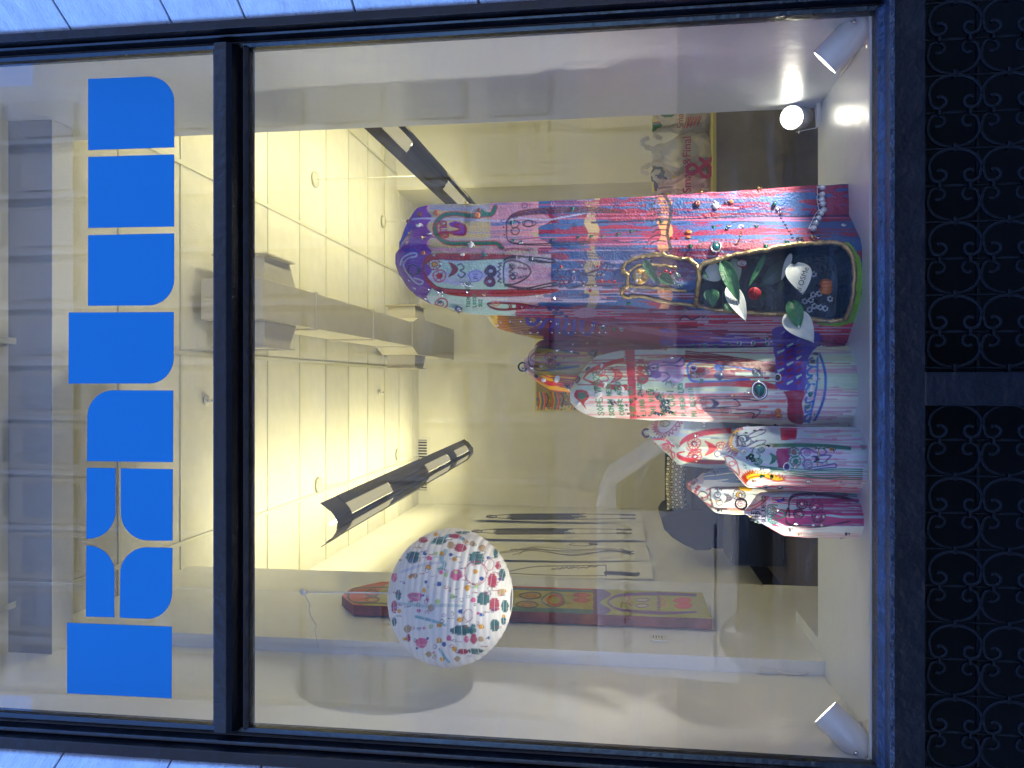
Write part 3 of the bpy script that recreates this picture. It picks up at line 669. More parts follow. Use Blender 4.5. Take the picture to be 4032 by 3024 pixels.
class Sculpt:
    def __init__(s, key, lev, Y0, depth, sect, label, NT=240, step=.003, bump=.35, bscale=70, hole=None):
        """lev: (photo x, right edge y, left edge y) ; Y0: depth of the front of the base"""
        s.key = key; Yc = Y0 + depth / 2; s.Yc = Yc
        LV = []
        for i, (x, ya, yb) in enumerate(lev):
            z = DZ if i == 0 else PY(x, 1500, Yc).z
            LV.append((z, PY(x, ya, Yc).x, PY(x, yb, Yc).x))
        zt = LV[-1][0]; nz = int((zt - DZ) / step)
        Z = np.linspace(DZ, zt, nz); xa, xb = interp_levels(LV, Z)
        ker = np.ones(7) / 7; pad = 3
        xs = [np.convolve(np.pad(q, pad, mode='edge'), ker, 'valid') for q in (xa, xb)]; xa, xb = xs
        sec = resample(sect, NT, 6)
        W = (xa - xb); Xc = (xa + xb) / 2; W0 = W[0]
        dep = depth * np.clip((W / W0) ** .75, .12, 1.15)
        # lay out
        X = Xc[:, None] + sec[None, :, 0] * W[:, None] / 2; Y = Yc + sec[None, :, 1] * dep[:, None] / 2; Zg = np.repeat(Z[:, None], NT, 1)
        sd = hash(key) % 1 + ord(key)
        th = np.linspace(0, 8, NT)[None, :].repeat(nz, 0)
        wob = (fbm(th * 1.3 + 3, Zg * 9, sd) - .5) * .012 * np.clip((zt - Zg) / .1, 0, 1)
        X = X + wob * np.sign(sec[None, :, 0]) ; Y = Y + wob * 1.0
        V = np.stack([X, Y, Zg], -1)
        s.shape = (nz, NT); du = np.roll(V, -1, 1) - np.roll(V, 1, 1); dv = np.gradient(V, axis=0)
        N = np.cross(du, dv); N /= np.linalg.norm(N, axis=-1, keepdims=True) + 1e-12
        cen = np.stack([Xc[:, None] + 0 * X, np.full_like(X, Yc), Zg], -1)
        if (np.einsum('ijk,ijk->ij', N, V - cen).mean() < 0): N = -N
        s.V = V.reshape(-1, 3); s.N = N.reshape(-1, 3); s.cv = Canvas(s.V, s.N); s.hole = hole
        s.th = th.reshape(-1); s.z = Zg.reshape(-1)
        s.root = empty('painted_sculpture', (float(Xc[0]), Yc, DZ), label, 'sculpture', 'painted spire sculptures on the window deck')
        SCULPT[key] = s
    def hit(s, x, y):
        d = (s.cv.px[:, 0] - x) ** 2 + (s.cv.px[:, 1] - y) ** 2; d = np.where(s.cv.front, d, 1e12); i = int(d.argmin())
        return Vector(s.V[i]), Vector(s.N[i])
    def finish(s, m_):
        s.cv.C *= .80 if s.key in 'ABC' else 1.0
        s.cv.C = np.clip(s.cv.C.mean(1, keepdims=True) * -.12 + s.cv.C * 1.12, .004, .9)
        nz, NT = s.shape; j, i = np.meshgrid(np.arange(nz - 1), np.arange(NT), indexing='ij'); i2 = (i + 1) % NT
        F = np.stack([j * NT + i, j * NT + i2, (j + 1) * NT + i2, (j + 1) * NT + i], -1).reshape(-1, 4)
        if s.hole is not None:
            inside = np.zeros(len(s.V), bool); inside[s.cv.region(s.hole)] = True
            F = F[~inside[F].any(1)]
        me = bpy.data.meshes.new('painted_body'); nf = len(F)
        me.vertices.add(len(s.V)); me.vertices.foreach_set('co', s.V.astype(np.float32).ravel())
        top = [(nz - 1) * NT + k for k in range(NT)]
        me.loops.add(nf * 4 + NT); me.loops.foreach_set('vertex_index', np.concatenate([F.ravel(), top]).astype(np.int32))
        me.polygons.add(nf + 1); me.polygons.foreach_set('loop_start', np.concatenate([np.arange(nf) * 4, [nf * 4]]).astype(np.int32))
        me.polygons.foreach_set('use_smooth', np.ones(nf + 1, bool))
        me.update(calc_edges=True); me.validate()
        a = me.color_attributes.new('paint', 'FLOAT_COLOR', 'POINT')
        a.data.foreach_set('color', np.concatenate([np.clip(s.cv.C, 0, .9), np.ones((len(s.V), 1))], 1).astype(np.float32).ravel())
        link('painted_body', me, m_, s.root)
    def streaky(s, ca, cb, thr=.5, fx=5, fz=2.2, seed=1, mask=None, soft=.02):
        n = fbm(s.th * fx, s.z * fz, seed); n2 = vnoise(s.th * 26, s.z * 1.5, seed + 5) * .25
        k = np.clip((n + n2 - thr) / soft, 0, 1)[:, None]; c = np.array(ca) * (1 - k) + np.array(cb) * k
        if mask is None: s.cv.C[:] = c
        else: s.cv.C[mask] = c[mask]
    def mottle(s, amp=.12, seed=3):
        n = 1 + (fbm(s.th * 30, s.z * 60, seed) - .5) * amp * 2; s.cv.C *= n[:, None]
BLUE = s2l((62, 98, 156), 1.05); CRIM = s2l((150, 44, 76), 1.0); BEIGE = s2l((182, 168, 146), 1.2); PURP = s2l((112, 52, 148), 1.3); LILAC = s2l((176, 178, 208), 1.3)
MINT = s2l((168, 196, 184), 1.4); WHITE = s2l((225, 226, 220), 1.1); PINK = s2l((205, 150, 168), 1.25); RED = s2l((170, 20, 35), 1.2); DRED = s2l((120, 15, 30), 1.1); INK = np.array([.015, .015, .02]); NAVY = s2l((28, 28, 90), 1.0)
TEAL = s2l((15, 105, 85), 1.2); GREEN = s2l((20, 120, 70), 1.1); LIME = s2l((140, 190, 50), 1.3); YEL = s2l((210, 165, 20), 1.2); OLIVE = s2l((140, 120, 40), 1.2); VIOL = s2l((88, 62, 150), 1.3); ORANGE = s2l((220, 110, 40), 1.2); CBLUE = s2l((20, 90, 170), 1.2)
def zA(p): return [(1550 + x / 2.328, 700 + y / 2.328) for x, y in p]
def zB(p): return [(2400 + x / 2.107, 650 + y / 2.107) for x, y in p]
def zC(p): return [(2000 + x / 2.458, 1250 + y / 2.458) for x, y in p]
def zD(p): return [(2700 + x / 2.949, 1250 + y / 2.949) for x, y in p]
def zE(p): return [(2500 + x / 2.212, 1600 + y / 2.212) for x, y in p]

HOLE = zB([(725, 1090), (735, 980), (760, 840), (900, 790), (1050, 745), (1250, 712), (1500, 670), (1750, 650), (1900, 655), (1985, 700), (2025, 820), (2030, 960), (2010, 1130), (1970, 1240), (1900, 1285), (1700, 1275), (1450, 1235), (1100, 1215), (900, 1195), (740, 1160)])
oct_ = [(1, .25), (1, -.15), (.62, -.75), (.25, -1), (-.30, -1), (-.68, -.72), (-1, -.1), (-1, .3), (-.6, 1), (.6, 1)]
# --- A: the tallest
YA0 = PZ(3395, 1200, DZ).y
A = Sculpt('A', [(3395, 722, 1348), (3000, 742, 1325), (2700, 762, 1300), (2340, 785, 1262), (1900, 800, 1238), (1830, 803, 1232), (1690, 806, 1195), (1640, 818, 1165), (1600, 880, 1130), (1572, 960, 1080)],
    YA0, .34, [(1, .35), (1, .0), (.60, -.05), (.56, -.16), (.22, -.86), (.10, -.98), (-.42, -1), (-.50, -.9), (-.62, -.72), (-1, .1), (-1, .4), (-.7, 1), (.8, 1)],
    'tallest painted spire with a dark niche of leaves at its foot and pumpkin charms', NT=330, hole=HOLE)
c = A.cv; Xp, Yp = c.px[:, 0], c.px[:, 1]
A.streaky(BLUE, CRIM, .69, 3.2, 6.5, 11)
m_ = (Xp < 2120) & (Xp > 1680); A.streaky(BEIGE, PINK, .6, 4, 3, 21, m_, .2)
m_ = (Xp < 2010 + 30 * np.sin(Yp * .05)) & (Xp > 1690) & (Yp > 800) & (Yp < 975); A.streaky(s2l((180, 165, 125), 1.3), s2l((150, 150, 170), 1.3), .66, 5, 5, 23, m_, .15)
m_ = (Xp > 1930) & (Xp < 2130 + 40 * np.sin(Yp * .06)) & (Yp < 975); A.streaky(PINK * .9, s2l((95, 115, 165), 1.3), .7, 6, 4, 25, m_, .1)
m_ = (Yp > 1010) & (Yp < 1165) & (Xp > 1680) & (Xp < 2000); A.streaky(LILAC, MINT, .55, 3, 3, 31, m_, .1)
m_ = (Yp > 1165) & (Xp > 1680) & (Xp < 2030); A.streaky(MINT * 1.1, WHITE, .55, 3, 3, 32, m_, .2)
m_ = (Yp > 1000) & (Yp < 1190) & (Xp > 2000) & (Xp < 2170); A.streaky(PINK, s2l((200, 185, 190), 1.3), .55, 3, 3, 33, m_, .2)
m_ = (Xp < 1690 + 10 * np.sin(Yp * .09)) | ((Xp < 1760) & (Yp > 885) & (Yp < 960) & (fbm(A.th * 9, A.z * 14, 8) > .62)); c.C[m_] = PURP
lx = 1268 + (Xp - 2340) * .07                       # left facet: crimson with pale stripes
m_ = (Xp > 2030) & (Yp > 1200 + (Xp - 2030) * .045) ; A.streaky(CRIM * 1.05, s2l((225, 60, 80), 1.2), .55, 14, 1.2, 41, m_, .2)
for x0, x1 in ((2308, 2352), (2596, 2640)):
    m_ = (Xp > x0 + 8 * np.sin(Yp * .07)) & (Xp < x1 + 9 * np.sin(Yp * .05)) & (Yp < 1215); c.C[m_] = (s2l((176, 160, 130), 1.2) if x0 < 2400 else s2l((215, 150, 110), 1.2))
for k in range(46): c.drips(A, 1, s2l((205, 190, 205), 1.2), (1950, 3100), (150, 600), (2, 5), 1215, 1345)
for k in range(26): c.drips(A, 1, s2l((190, 175, 205), 1.2), (1900, 2500), (150, 480), (3, 6), 985, 1190)
for k in range(34): c.drips(A, 1, CRIM, (1950, 3150), (90, 420), (3, 9), 735, 985)
for k in range(24): c.drips(A, 1, BLUE, (2050, 3150), (90, 300), (5, 18), 735, 1180)
for k in range(14): c.drips(A, 1, s2l((200, 110, 140), 1.2), (1950, 2900), (150, 700), (3, 6), 740, 985)
c.line(zA([(170, 380), (300, 372), (700, 385), (1000, 395), (1150, 370), (1400, 385), (1560, 360), (1850, 310)]), 6, LILAC)
# seam between side and front facet, painted dark
c.line([(2330, 877), (2560, 868), (2800, 858), (3000, 853), (3345, 850)], 7, s2l((25, 35, 80), 1))
# gate with black bars
c.line(zB([(455, 245), (500, 330), (505, 420), (480, 560), (505, 690)]), 13, INK)
for k in range(9): c.line(zB([(470 + random.uniform(-8, 20), 265 + k * 46), (400, 262 + k * 46 + random.uniform(-6, 6)), (320 + random.uniform(-10, 40), 285 + k * 46)]), 5, INK)
# top star curls
for q in ([(60, 600), (130, 470), (160, 440)], [(60, 640), (80, 560), (130, 500)], [(100, 690), (200, 700), (190, 660), (110, 660)]): c.line(zA(q), 6, s2l((30, 60, 160), 1.2))
c.line(zA([(60, 800), (80, 740), (140, 700), (200, 690), (205, 720), (130, 740), (90, 800), (130, 880), (200, 960), (250, 975), (265, 945), (190, 920)]), 6, LILAC * .9)
c.ell(*zA([(180, 845)])[0], 22, 20, 5, INK)
for k in range(3): c.line(zA([(210, 840 + k * 18), (255, 840 + k * 18)]), 4, INK)
# long green arch with a red face
arch = [(930, 270), (900, 330), (820, 340), (700, 345), (560, 330), (450, 350), (385, 430), (385, 500), (440, 570), (520, 600), (640, 600), (800, 600), (940, 600), (990, 640)]
c.line(zA(arch), 20, RED); c.line(zA(arch), 14, TEAL)
c.line(zA([(800, 300), (850, 330), (900, 330), (930, 280)]), 14, TEAL)
c.line(zA([(400, 470), (390, 420), (470, 400), (480, 430), (430, 450), (440, 500), (490, 500), (500, 540), (440, 545), (425, 500)]), 5, RED)
c.fill(zA([(500, 420), (560, 400), (640, 420), (660, 470), (650, 520), (580, 525), (540, 500), (600, 470), (530, 450)]), PURP); c.line(zA([(500, 500), (560, 490), (610, 470), (560, 430), (640, 430), (665, 480), (640, 525), (560, 520), (500, 495)]), 7, CRIM)
c.eye(*zA([(470, 515)])[0], 13, CRIM, 4, 5); c.eye(*zA([(455, 425)])[0], 12, CRIM, 4, 4)
# second arch in black on the side facet
for k in range(6):
    o = k * 9; c.line(zA([(2090, 320 - o * .1), (1900, 275 + o), (1600, 270 + o), (1350, 280 + o), (1180, 300 + o), (1080, 340 + o * .6), (1040, 400 + o * .3), (1035, 500)]), 3.5, INK if k % 2 else DRED)
for k in range(2): c.line(zA([(1035, 400), (1035, 520 + k * 5), (1060, 580 + k * 6), (1180, 605 + k * 8), (1500, 600 + k * 18), (1800, 580 + k * 20)]), 4, INK)
for p in ((1110, 425), (1115, 490), (1235, 420)): c.ell(*zA([p])[0], 16, 14, 4, INK)
c.ell(*zA([(1240, 420)])[0], 26, 12, 4, INK)
# white faces panel with red hair
for k in range(7):
    o = k * 9; c.line(zA([(1150, 715 + o * .4), (900, 705 + o * .7), (600, 700 + o), (380, 700 + o * .8), (300, 730 + o), (275, 800), (285, 900 - o * .3), (340, 990 - o * .7), (420, 1040 - o * .6), (600, 1080 - o), (900, 1085 - o), (1200, 1080 - o), (1500, 1040 - o * .3)]), 6, RED if k % 3 else DRED)
c.eye(*zA([(375, 795)])[0], 23, RED, 4, 8, None, YEL); c.eye(*zA([(420, 900)])[0], 25, RED, 4, 6, None, RED)
c.mouth(*zA([(545, 840)])[0], 54, 30, DRED, 5, 6, DRED)
c.line(zA([(590, 800), (620, 790), (645, 830), (610, 850), (655, 880), (620, 915), (590, 890)]), 5, NAVY)
c.ell(*zA([(750, 900)])[0], 26, 23, 3, s2l((90, 90, 190), 1.2), s2l((160, 165, 215), 1.2)); c.text('PI', *zA([(770, 925)])[0], 16, s2l((60, 60, 170), 1), 3)
c.eye(*zA([(890, 855)])[0], 22, NAVY * .6, 5, 10, s2l((70, 25, 55), 1.2), LILAC); c.eye(*zA([(880, 950)])[0], 21, NAVY * .6, 5, 10, s2l((140, 40, 80), 1.2), LILAC)
c.zig(zA([(990, 780), (980, 860), (985, 960)]), 12, 5, INK, 5)
c.line(zA([(1010, 960), (1010, 800), (1060, 760), (1150, 770), (1230, 810), (1255, 870), (1200, 930), (1100, 975), (1020, 975)]), 6, INK)
c.line(zA([(1060, 790), (1090, 840), (1060, 860), (1100, 880), (1060, 900), (1090, 930), (1115, 915)]), 5, INK); c.eye(*zA([(1095, 910)])[0], 11, INK, 3, 5); c.eye(*zA([(1085, 815)])[0], 11, INK, 3, 5)
for k in range(4):
    for q in (0, 1): c.ell(*zA([(1145 + k * 22, 915 - k * 4 - q * 92 + k * 8 * q)])[0], 3, 3, 3, INK)
for o in (0, 8, 18): c.line(zA([(1010, 760 - o), (1100, 725 - o * .4), (1300, 730), (1430, 745), (1480, 765), (1440, 775), (1350, 760 + o), (1240, 740 + o)]), 5, INK)
for o in (0, 10): c.line(zA([(1020, 980 + o), (1200, 1010 + o), (1350, 985), (1480, 960), (1500, 985), (1400, 1000), (1250, 1030)]), 5, INK)
# blue-black bird and lower doodle
for q in ([(1520, 890), (1560, 900), (1600, 850), (1680, 850), (1730, 880), (1860, 850), (1950, 780), (1940, 850), (1860, 900), (1720, 890), (1700, 930), (1740, 970), (1690, 1000), (1600, 1010), (1560, 960), (1520, 900)], [(1600, 860), (1640, 900), (1600, 960), (1650, 940), (1660, 900)], [(1640, 995), (1800, 985), (1950, 990), (2060, 980)]): c.line(zA(q), 6, NAVY)
c.zig(zA([(1510, 840), (1520, 920), (1550, 1000)]), 14, 6, NAVY, 5)
# left facet face and green words
c.ell(*zA([(440, 1150)])[0], 24, 18, 5, RED); c.ell(*zA([(430, 1155)])[0], 12, 9, 4, RED)
for k, tx in enumerate(('TSEM', 'LOSSY', 'SUZ')): c.text(tx, *zA([(700 + k * 55, 1185 - k * 2)])[0], 13, GREEN, 3)
for r_ in (0, 6, 12): c.line(zA([(1200, 1200 - r_), (1000, 1215 - r_), (900, 1195 - r_), (860, 1160), (880, 1145 + r_), (980, 1140 + r_), (1150, 1150 + r_), (1290, 1175)]), 4, DRED)
c.mouth(*zA([(1065, 1180)])[0], 24, 12, DRED, 4, 3); c.ell(*zA([(935, 1155)])[0], 12, 9, 4, ORANGE)
c.fill(zA([(1650, 1240), (1700, 1200), (1800, 1190), (1860, 1220), (1850, 1270), (1760, 1285), (1680, 1275)]), PINK)
c.line(zB([(580, 1285), (620, 1250), (680, 1280), (740, 1260), (800, 1255)]), 6, NAVY)
for k in range(60):                                  # loose pen scribbles and dabs over the tall faces
    x = random.uniform(1950, 3150); y = random.uniform(760, 980) if k % 3 else random.uniform(985, 1190); col = random.choice([INK, NAVY, VIOL * .6, DRED, s2l((190, 160, 190), 1.1), CRIM * .7, s2l((35, 60, 120), 1)])
    if k % 2: c.line([(x, y), (x + random.uniform(20, 60), y + random.uniform(-9, 9)), (x + random.uniform(50, 150), y + random.uniform(-6, 6))], random.uniform(2.5, 5), col, .85)
    else: c.ell(x, y, random.uniform(5, 13), random.uniform(4, 10), 3, col)
c.fill(zB([(720, 960), (200, 1060), (160, 1000), (170, 830), (230, 770), (420, 760), (720, 840)]), s2l((95, 98, 130), 1.2), .55)
c.fill(zB([(1925, 640), (1990, 650), (2060, 740), (2095, 860), (2090, 1080), (2050, 1260), (1960, 1310), (1850, 1310), (1960, 1250), (2020, 1120), (2030, 900), (1990, 720)]), LIME)
c.fill(zB([(1690, 1300), (1760, 1330), (1900, 1340), (2040, 1300), (2050, 1260), (1900, 1300)]), LIME * .9)
A.mottle(.16)
# --- B: yellow and violet tall one behind
B = Sculpt('B', [(3362, 1275, 1425), (2900, 1262, 1412), (2700, 1245, 1400), (2450, 1190, 1365), (2300, 1130, 1346), (2100, 1080, 1330), (1990, 1100, 1303), (1950, 1130, 1290), (1905, 1170, 1228), (1892, 1190, 1205)],
    YA0 + .21, .22, oct_, 'narrow yellow and violet painted spire rising directly behind the tallest one', NT=220)
c = B.cv; Xp, Yp = c.px[:, 0], c.px[:, 1]
B.streaky(s2l((120, 30, 60), 1.3), CRIM, .6, 5, 2, 51, None, .1)
m_ = Xp < 2110 + 30 * np.sin(Yp * .11); B.streaky(YEL * 1.5, s2l((195, 140, 20), 1.6), .6, 6, 4, 52, m_, .2)
m_ = (Xp > 2600) & (Xp < 3040) & (fbm(B.th * 6, B.z * 4, 77) < .66); c.C[m_] = VIOL
for k in range(12): c.line([(1960, 1240 + k * 6), (2060, 1243 + k * 6.5), (2160, 1246 + k * 7)], 4, s2l((150, 50, 30), 1.2))
for q in ([(1230, 1270), (1230, 1330), (1300, 1340), (1340, 1270)], [(1340, 1380), (1420, 1290), (1480, 1300), (1440, 1400)], [(1500, 1410), (1520, 1280), (1590, 1300), (1560, 1410), (1640, 1420), (1660, 1290)], [(1740, 1290), (1720, 1400), (1800, 1430), (1840, 1330)]): c.line(zA(q), 15, VIOL * .9)
for k in range(30): c.drips(B, 1, CRIM, (2300, 3000), (150, 500), (3, 9), 1270, 1420)
for k in range(16): c.drips(B, 1, s2l((200, 170, 190), 1.2), (2500, 3150), (100, 260), (2, 5), 1270, 1430)
B.mottle(.12)
# --- C: yellow cone behind
C_ = Sculpt('C', [(3330, 1300, 1570), (2600, 1310, 1560), (2260, 1325, 1546), (2165, 1330, 1537), (2120, 1342, 1510), (2085, 1385, 1478), (2066, 1415, 1455)],
    YA0 + .24, .20, oct_, 'mustard yellow painted spire topped with a black ring, behind the pale middle one', NT=180)
c = C_.cv; Xp, Yp = c.px[:, 0], c.px[:, 1]
C_.streaky(OLIVE * 1.1, s2l((120, 100, 40), 1.2), .6, 5, 4, 61, None, .2)
m_ = Yp < 1372 - (2160 - Xp) * .1; C_.streaky(s2l((105, 25, 50), 1.2), s2l((110, 60, 50), 1.2), .6, 5, 4, 62, m_, .1)
m_ = Yp > 1478; C_.streaky(YEL * 1.2, s2l((205, 60, 70), 1.2), .62, 6, 3, 63, m_, .05)
m_ = (Xp < 2105); c.C[m_] = c.C[m_] * .4 + PINK * .6
for o in (0, 5, 10): c.line(zC([(690, 355 - o), (560, 330 - o), (400, 300 - o), (300, 290), (240, 320), (200, 370), (200, 440)]), 4, INK)
for o in (0, 6, 14): c.line(zC([(690, 465 + o), (560, 480 + o), (400, 500 + o), (300, 515), (230, 480), (200, 440)]), 4, INK)
c.eye(*zC([(400, 380)])[0], 18, DRED * .6, 4, 9); c.eye(*zC([(415, 445)])[0], 20, DRED * .6, 4, 10)
for o in (0, 68): c.line(zC([(270, 365 + o), (760, 372 + o)]), 6, s2l((150, 50, 80), 1.2))
c.line(zC([(310, 340), (250, 350), (215, 400), (260, 430), (300, 440), (290, 470), (240, 470)]), 5, DRED)
for k in range(5): c.line(zC([(420 + k * 20, 580 + k * 22), (640, 610 + k * 20)]), 5, CRIM)
C_.mottle(.1)
# --- D: pale middle one
D = Sculpt('D', [(3378, 1364, 1684), (2900, 1370, 1664), (2450, 1378, 1648), (2350, 1400, 1643), (2300, 1446, 1628), (2262, 1505, 1605), (2247, 1535, 1582)],
    YA0 + .05, .27, oct_, 'pale green and red painted spire in the middle with green handwriting', NT=260)
c = D.cv; Xp, Yp = c.px[:, 0], c.px[:, 1]
D.streaky(s2l((170, 190, 175), 1.4), s2l((190, 200, 160), 1.4), .55, 4, 3, 71, None, .3)
m_ = (Yp > 1540); D.streaky(WHITE, s2l((215, 170, 165), 1.3), .72, 8, 1.4, 72, m_, .2)
c.fill([(2460, 1370), (2500, 1370), (2505, 1640), (2530, 1645), (2480, 1650), (2475, 1540)], s2l((150, 30, 60), 1.3)); c.fill([(2480, 1530), (2600, 1545), (2620, 1640), (2490, 1650)], s2l((220, 70, 80), 1.3), .6)
c.fill(zC([(660, 700), (640, 760), (700, 820), (760, 890), (740, 830), (780, 780), (770, 720), (720, 700)]), RED); c.fill(zC([(680, 730), (680, 780), (720, 800), (760, 770), (750, 730), (720, 722)]), TEAL)
for k in range(42): c.drips(D, 1, s2l((150, 25, 45), 1.2), (2270, 2950), (100, 480), (2, 5), 1372, 1530, .9)
for k in range(45): c.drips(D, 1, s2l((190, 140, 165), 1.2), (2900, 3250), (80, 380), (3, 7), 1375, 1680, .7)
for k in range(30): c.drips(D, 1, s2l((225, 90, 90), 1.2), (2300, 2750), (100, 500), (3, 8), 1545, 1645, .5)
c.fill(zC([(1360, 440), (1500, 400), (1680, 390), (1700, 600), (1600, 640), (1450, 610), (1380, 560)]), s2l((170, 140, 190), 1.2), .7)
c.fill(zC([(1760, 490), (2200, 520), (2200, 580), (1760, 590)]), s2l((150, 25, 55), 1.2), .8)
for k in range(5):
    o = k * 8; c.line(zC([(1120, 395 + o * .6), (980, 430 + o), (860, 470 + o), (780, 520 + o * .5), (730, 590)]), 5, RED)
for k in range(5):
    o = k * 9; c.line(zC([(1150, 700 - o), (1000, 690 - o), (850, 650 - o * .5), (740, 600)]), 5, RED)
c.eye(*zC([(900, 530)])[0], 17, RED, 4, 0); c.eye(*zC([(870, 640)])[0], 15, RED, 4, 0)
c.line(zC([(890, 555), (960, 570), (965, 610), (900, 620), (880, 650)]), 5, RED); c.mouth(*zC([(1050, 560)])[0], 56, 38, RED, 5, 6)
c.eye(*zC([(1280, 490)])[0], 24, DRED, 4, 9, None, RED); c.eye(*zC([(1300, 595)])[0], 21, RED, 5, 0, s2l((120, 60, 60), 1), TEAL)
c.ell(*zC([(1415, 490)])[0], 18, 16, 5, VIOL * .6); c.ell(*zC([(1430, 550)])[0], 20, 14, 5, VIOL * .5, VIOL * .5)
for q in ([(1450, 450), (1440, 500), (1470, 530), (1540, 540), (1560, 580), (1500, 620)], [(1450, 470), (1560, 460), (1680, 470), (1710, 430), (1690, 390), (1620, 440), (1500, 430)]): c.line(zC(q), 6, VIOL * .55)
c.zig(zC([(1370, 450), (1360, 520), (1380, 570)]), 10, 6, NAVY, 4)
# blue ghost face
for o in (0, 8): c.line(zD([(790, 600 + o), (700, 585 + o), (480, 555), (300, 520), (120, 510 + o), (50, 530), (20, 580), (30, 660), (70, 730 + o), (200, 745 + o), (450, 740), (640, 720 + o), (740, 725)]), 8, CBLUE)
c.eye(*zD([(390, 580)])[0], 16, CBLUE, 6, 0, CBLUE); c.eye(*zD([(390, 670)])[0], 18, NAVY, 4, 0, NAVY * .8)
c.mouth(*zD([(235, 625)])[0], 28, 26, NAVY, 4, 4); c.ell(*zD([(90, 590)])[0], 12, 12, 4, LILAC, LILAC * .8)
for k in range(6): c.line(zD([(0, 390 + k * 22), (400, 440 + k * 20), (800, 500 + k * 18), (1040, 560 + k * 14)]), 5, DRED)
for k in range(4): c.line(zD([(0, 770 + k * 14), (400, 760 + k * 10), (800, 740 + k * 22), (1060, 790 + k * 12)]), 6, RED)
# violet basket
bas = [(1000, 150), (1060, 110), (1200, 105), (1420, 130), (1570, 210), (1570, 290), (1440, 440), (1400, 620), (1380, 850), (1200, 850), (1060, 820), (1040, 700), (1040, 480), (1010, 330)]
for key in ('D', 'B', 'A'):
    cc = SCULPT[key].cv; cc.fill(zD(bas), VIOL)
    for k in range(9):
        for q in range(3): cc.fill(zD([(1060 + q * 110 + (60 if k < 2 else 0), 180 + k * 72), (1145 + q * 100, 150 + k * 72), (1150 + q * 100, 168 + k * 72), (1070 + q * 110, 210 + k * 72)]), CRIM if (k + q) % 3 else MINT)
c.fill(zD([(1130, 860), (1380, 850), (1350, 1000), (1380, 1180), (1330, 1240), (1190, 1180), (1180, 960)]), s2l((150, 30, 60), 1.2), .92)
c.line(zD([(1550, 420), (1600, 560), (1625, 750), (1600, 950), (1540, 1110), (1500, 1190)]), 10, CBLUE); c.line(zD([(1530, 470), (1530, 640), (1520, 800), (1480, 1000), (1430, 1220)]), 8, CBLUE)
for k in range(7): c.line(zD([(1470 - k * 5, 470 + k * 108), (1420 - k * 6, 510 + k * 108), (1430 - k * 6, 560 + k * 108), (1520 - k * 12, 575 + k * 100)]), 8, CBLUE)
# face low left with long ink hair
c.line(zD([(200, 920), (500, 915), (840, 925), (860, 945), (820, 965), (700, 950), (500, 945), (200, 950)]), 4, NAVY); c.line(zD([(200, 1060), (450, 1055), (700, 1070), (850, 1075), (855, 1110), (800, 1160), (770, 1165), (800, 1120), (740, 1105), (600, 1115), (220, 1090)]), 4, NAVY)
c.line(zD([(240, 1050), (600, 1030), (625, 1000), (590, 960), (560, 955)]), 4, NAVY); c.mouth(*zD([(335, 1000)])[0], 34, 26, NAVY, 4, 5, NAVY * 1.2)
for p in ((205, 975), (215, 1045)): c.ell(*zD([p])[0], 12, 11, 3, s2l((200, 90, 80), 1.1))
c.line(zD([(240, 930), (150, 940), (115, 990), (130, 1060), (200, 1085)]), 4, s2l((190, 60, 60), 1.1))
for k, (tx, y) in enumerate((('SOPENVPO22', 945), ('SCMUN NECK', 950), ('CONFR ADCU', 945), ('FOR M.SEI', 945), ('LIING THIS', 950), ('THI VIEW', 945), ('APT REK', 945), ('A CADI 3', 945), ('P.MEADILRA', 950), ('MI RECOIN', 955))):
    c.text(tx, *zC([(930 + k * 98 + (0 if k < 3 else 12), y)])[0], 24 if k in (0, 7) else 18, GREEN, 4, slant=-.6, gap=1.15)
D.mottle(.08)
# --- E: behind, red face
E = Sculpt('E', [(3370, 1560, 1880), (2900, 1590, 1852), (2675, 1600, 1833), (2610, 1632, 1770), (2538, 1694, 1705)],
    YA0 + .24, .24, oct_, 'pale painted spire with a large red face, half hidden behind the front white one', NT=180)
c = E.cv; Xp, Yp = c.px[:, 0], c.px[:, 1]
E.streaky(s2l((170, 175, 150), 1.4), s2l((150, 165, 175), 1.4), .58, 6, 3, 81, None, .2)
for k in range(14): c.drips(E, 1, s2l((215, 210, 170), 1.3), (2680, 2860), (80, 200), (4, 9), 1650, 1840, .6)
m_ = (Yp < 1690) & (Xp > 2690); c.C[m_] = s2l((120, 130, 140), 1.3)
c.fill(zE([(120, 110), (430, 110), (400, 200), (370, 260), (240, 240), (130, 200)]), s2l((150, 150, 165), 1.3))
c.zig(zE([(210, 110), (185, 170), (210, 230), (300, 225), (400, 120)]), 14, 16, s2l((130, 30, 60), 1.1), 4); c.line(zE([(210, 110), (190, 170), (215, 225), (290, 220), (390, 115)]), 4, s2l((130, 30, 60), 1.1))
c.ell(*zE([(260, 150)])[0], 18, 12, 4, TEAL); c.zig(zE([(120, 260), (200, 265), (260, 262)]), 12, 6, NAVY, 4)
for k in range(7):
    o = k * 7; c.line(zE([(840, 190 + o), (700, 195 + o), (560, 220 + o), (450, 260 + o), (400, 310 + o * .6), (390, 350)]), 4, RED)
for k in range(6):
    o = k * 6; c.line(zE([(780, 500 - o * .8), (600, 500 - o), (450, 480 - o), (380, 450 - o), (370, 410), (430, 395)]), 4, RED)
c.eye(*zE([(515, 325)])[0], 25, RED, 4, 11, None, DRED); c.eye(*zE([(520, 437)])[0], 26, RED, 4, 12, None, DRED)
c.line(zE([(450, 360), (480, 385), (570, 375), (560, 400), (490, 405), (450, 440)]), 4, RED); c.mouth(*zE([(655, 365)])[0], 54, 36, RED, 5, 6, s2l((200, 60, 60), 1.2))
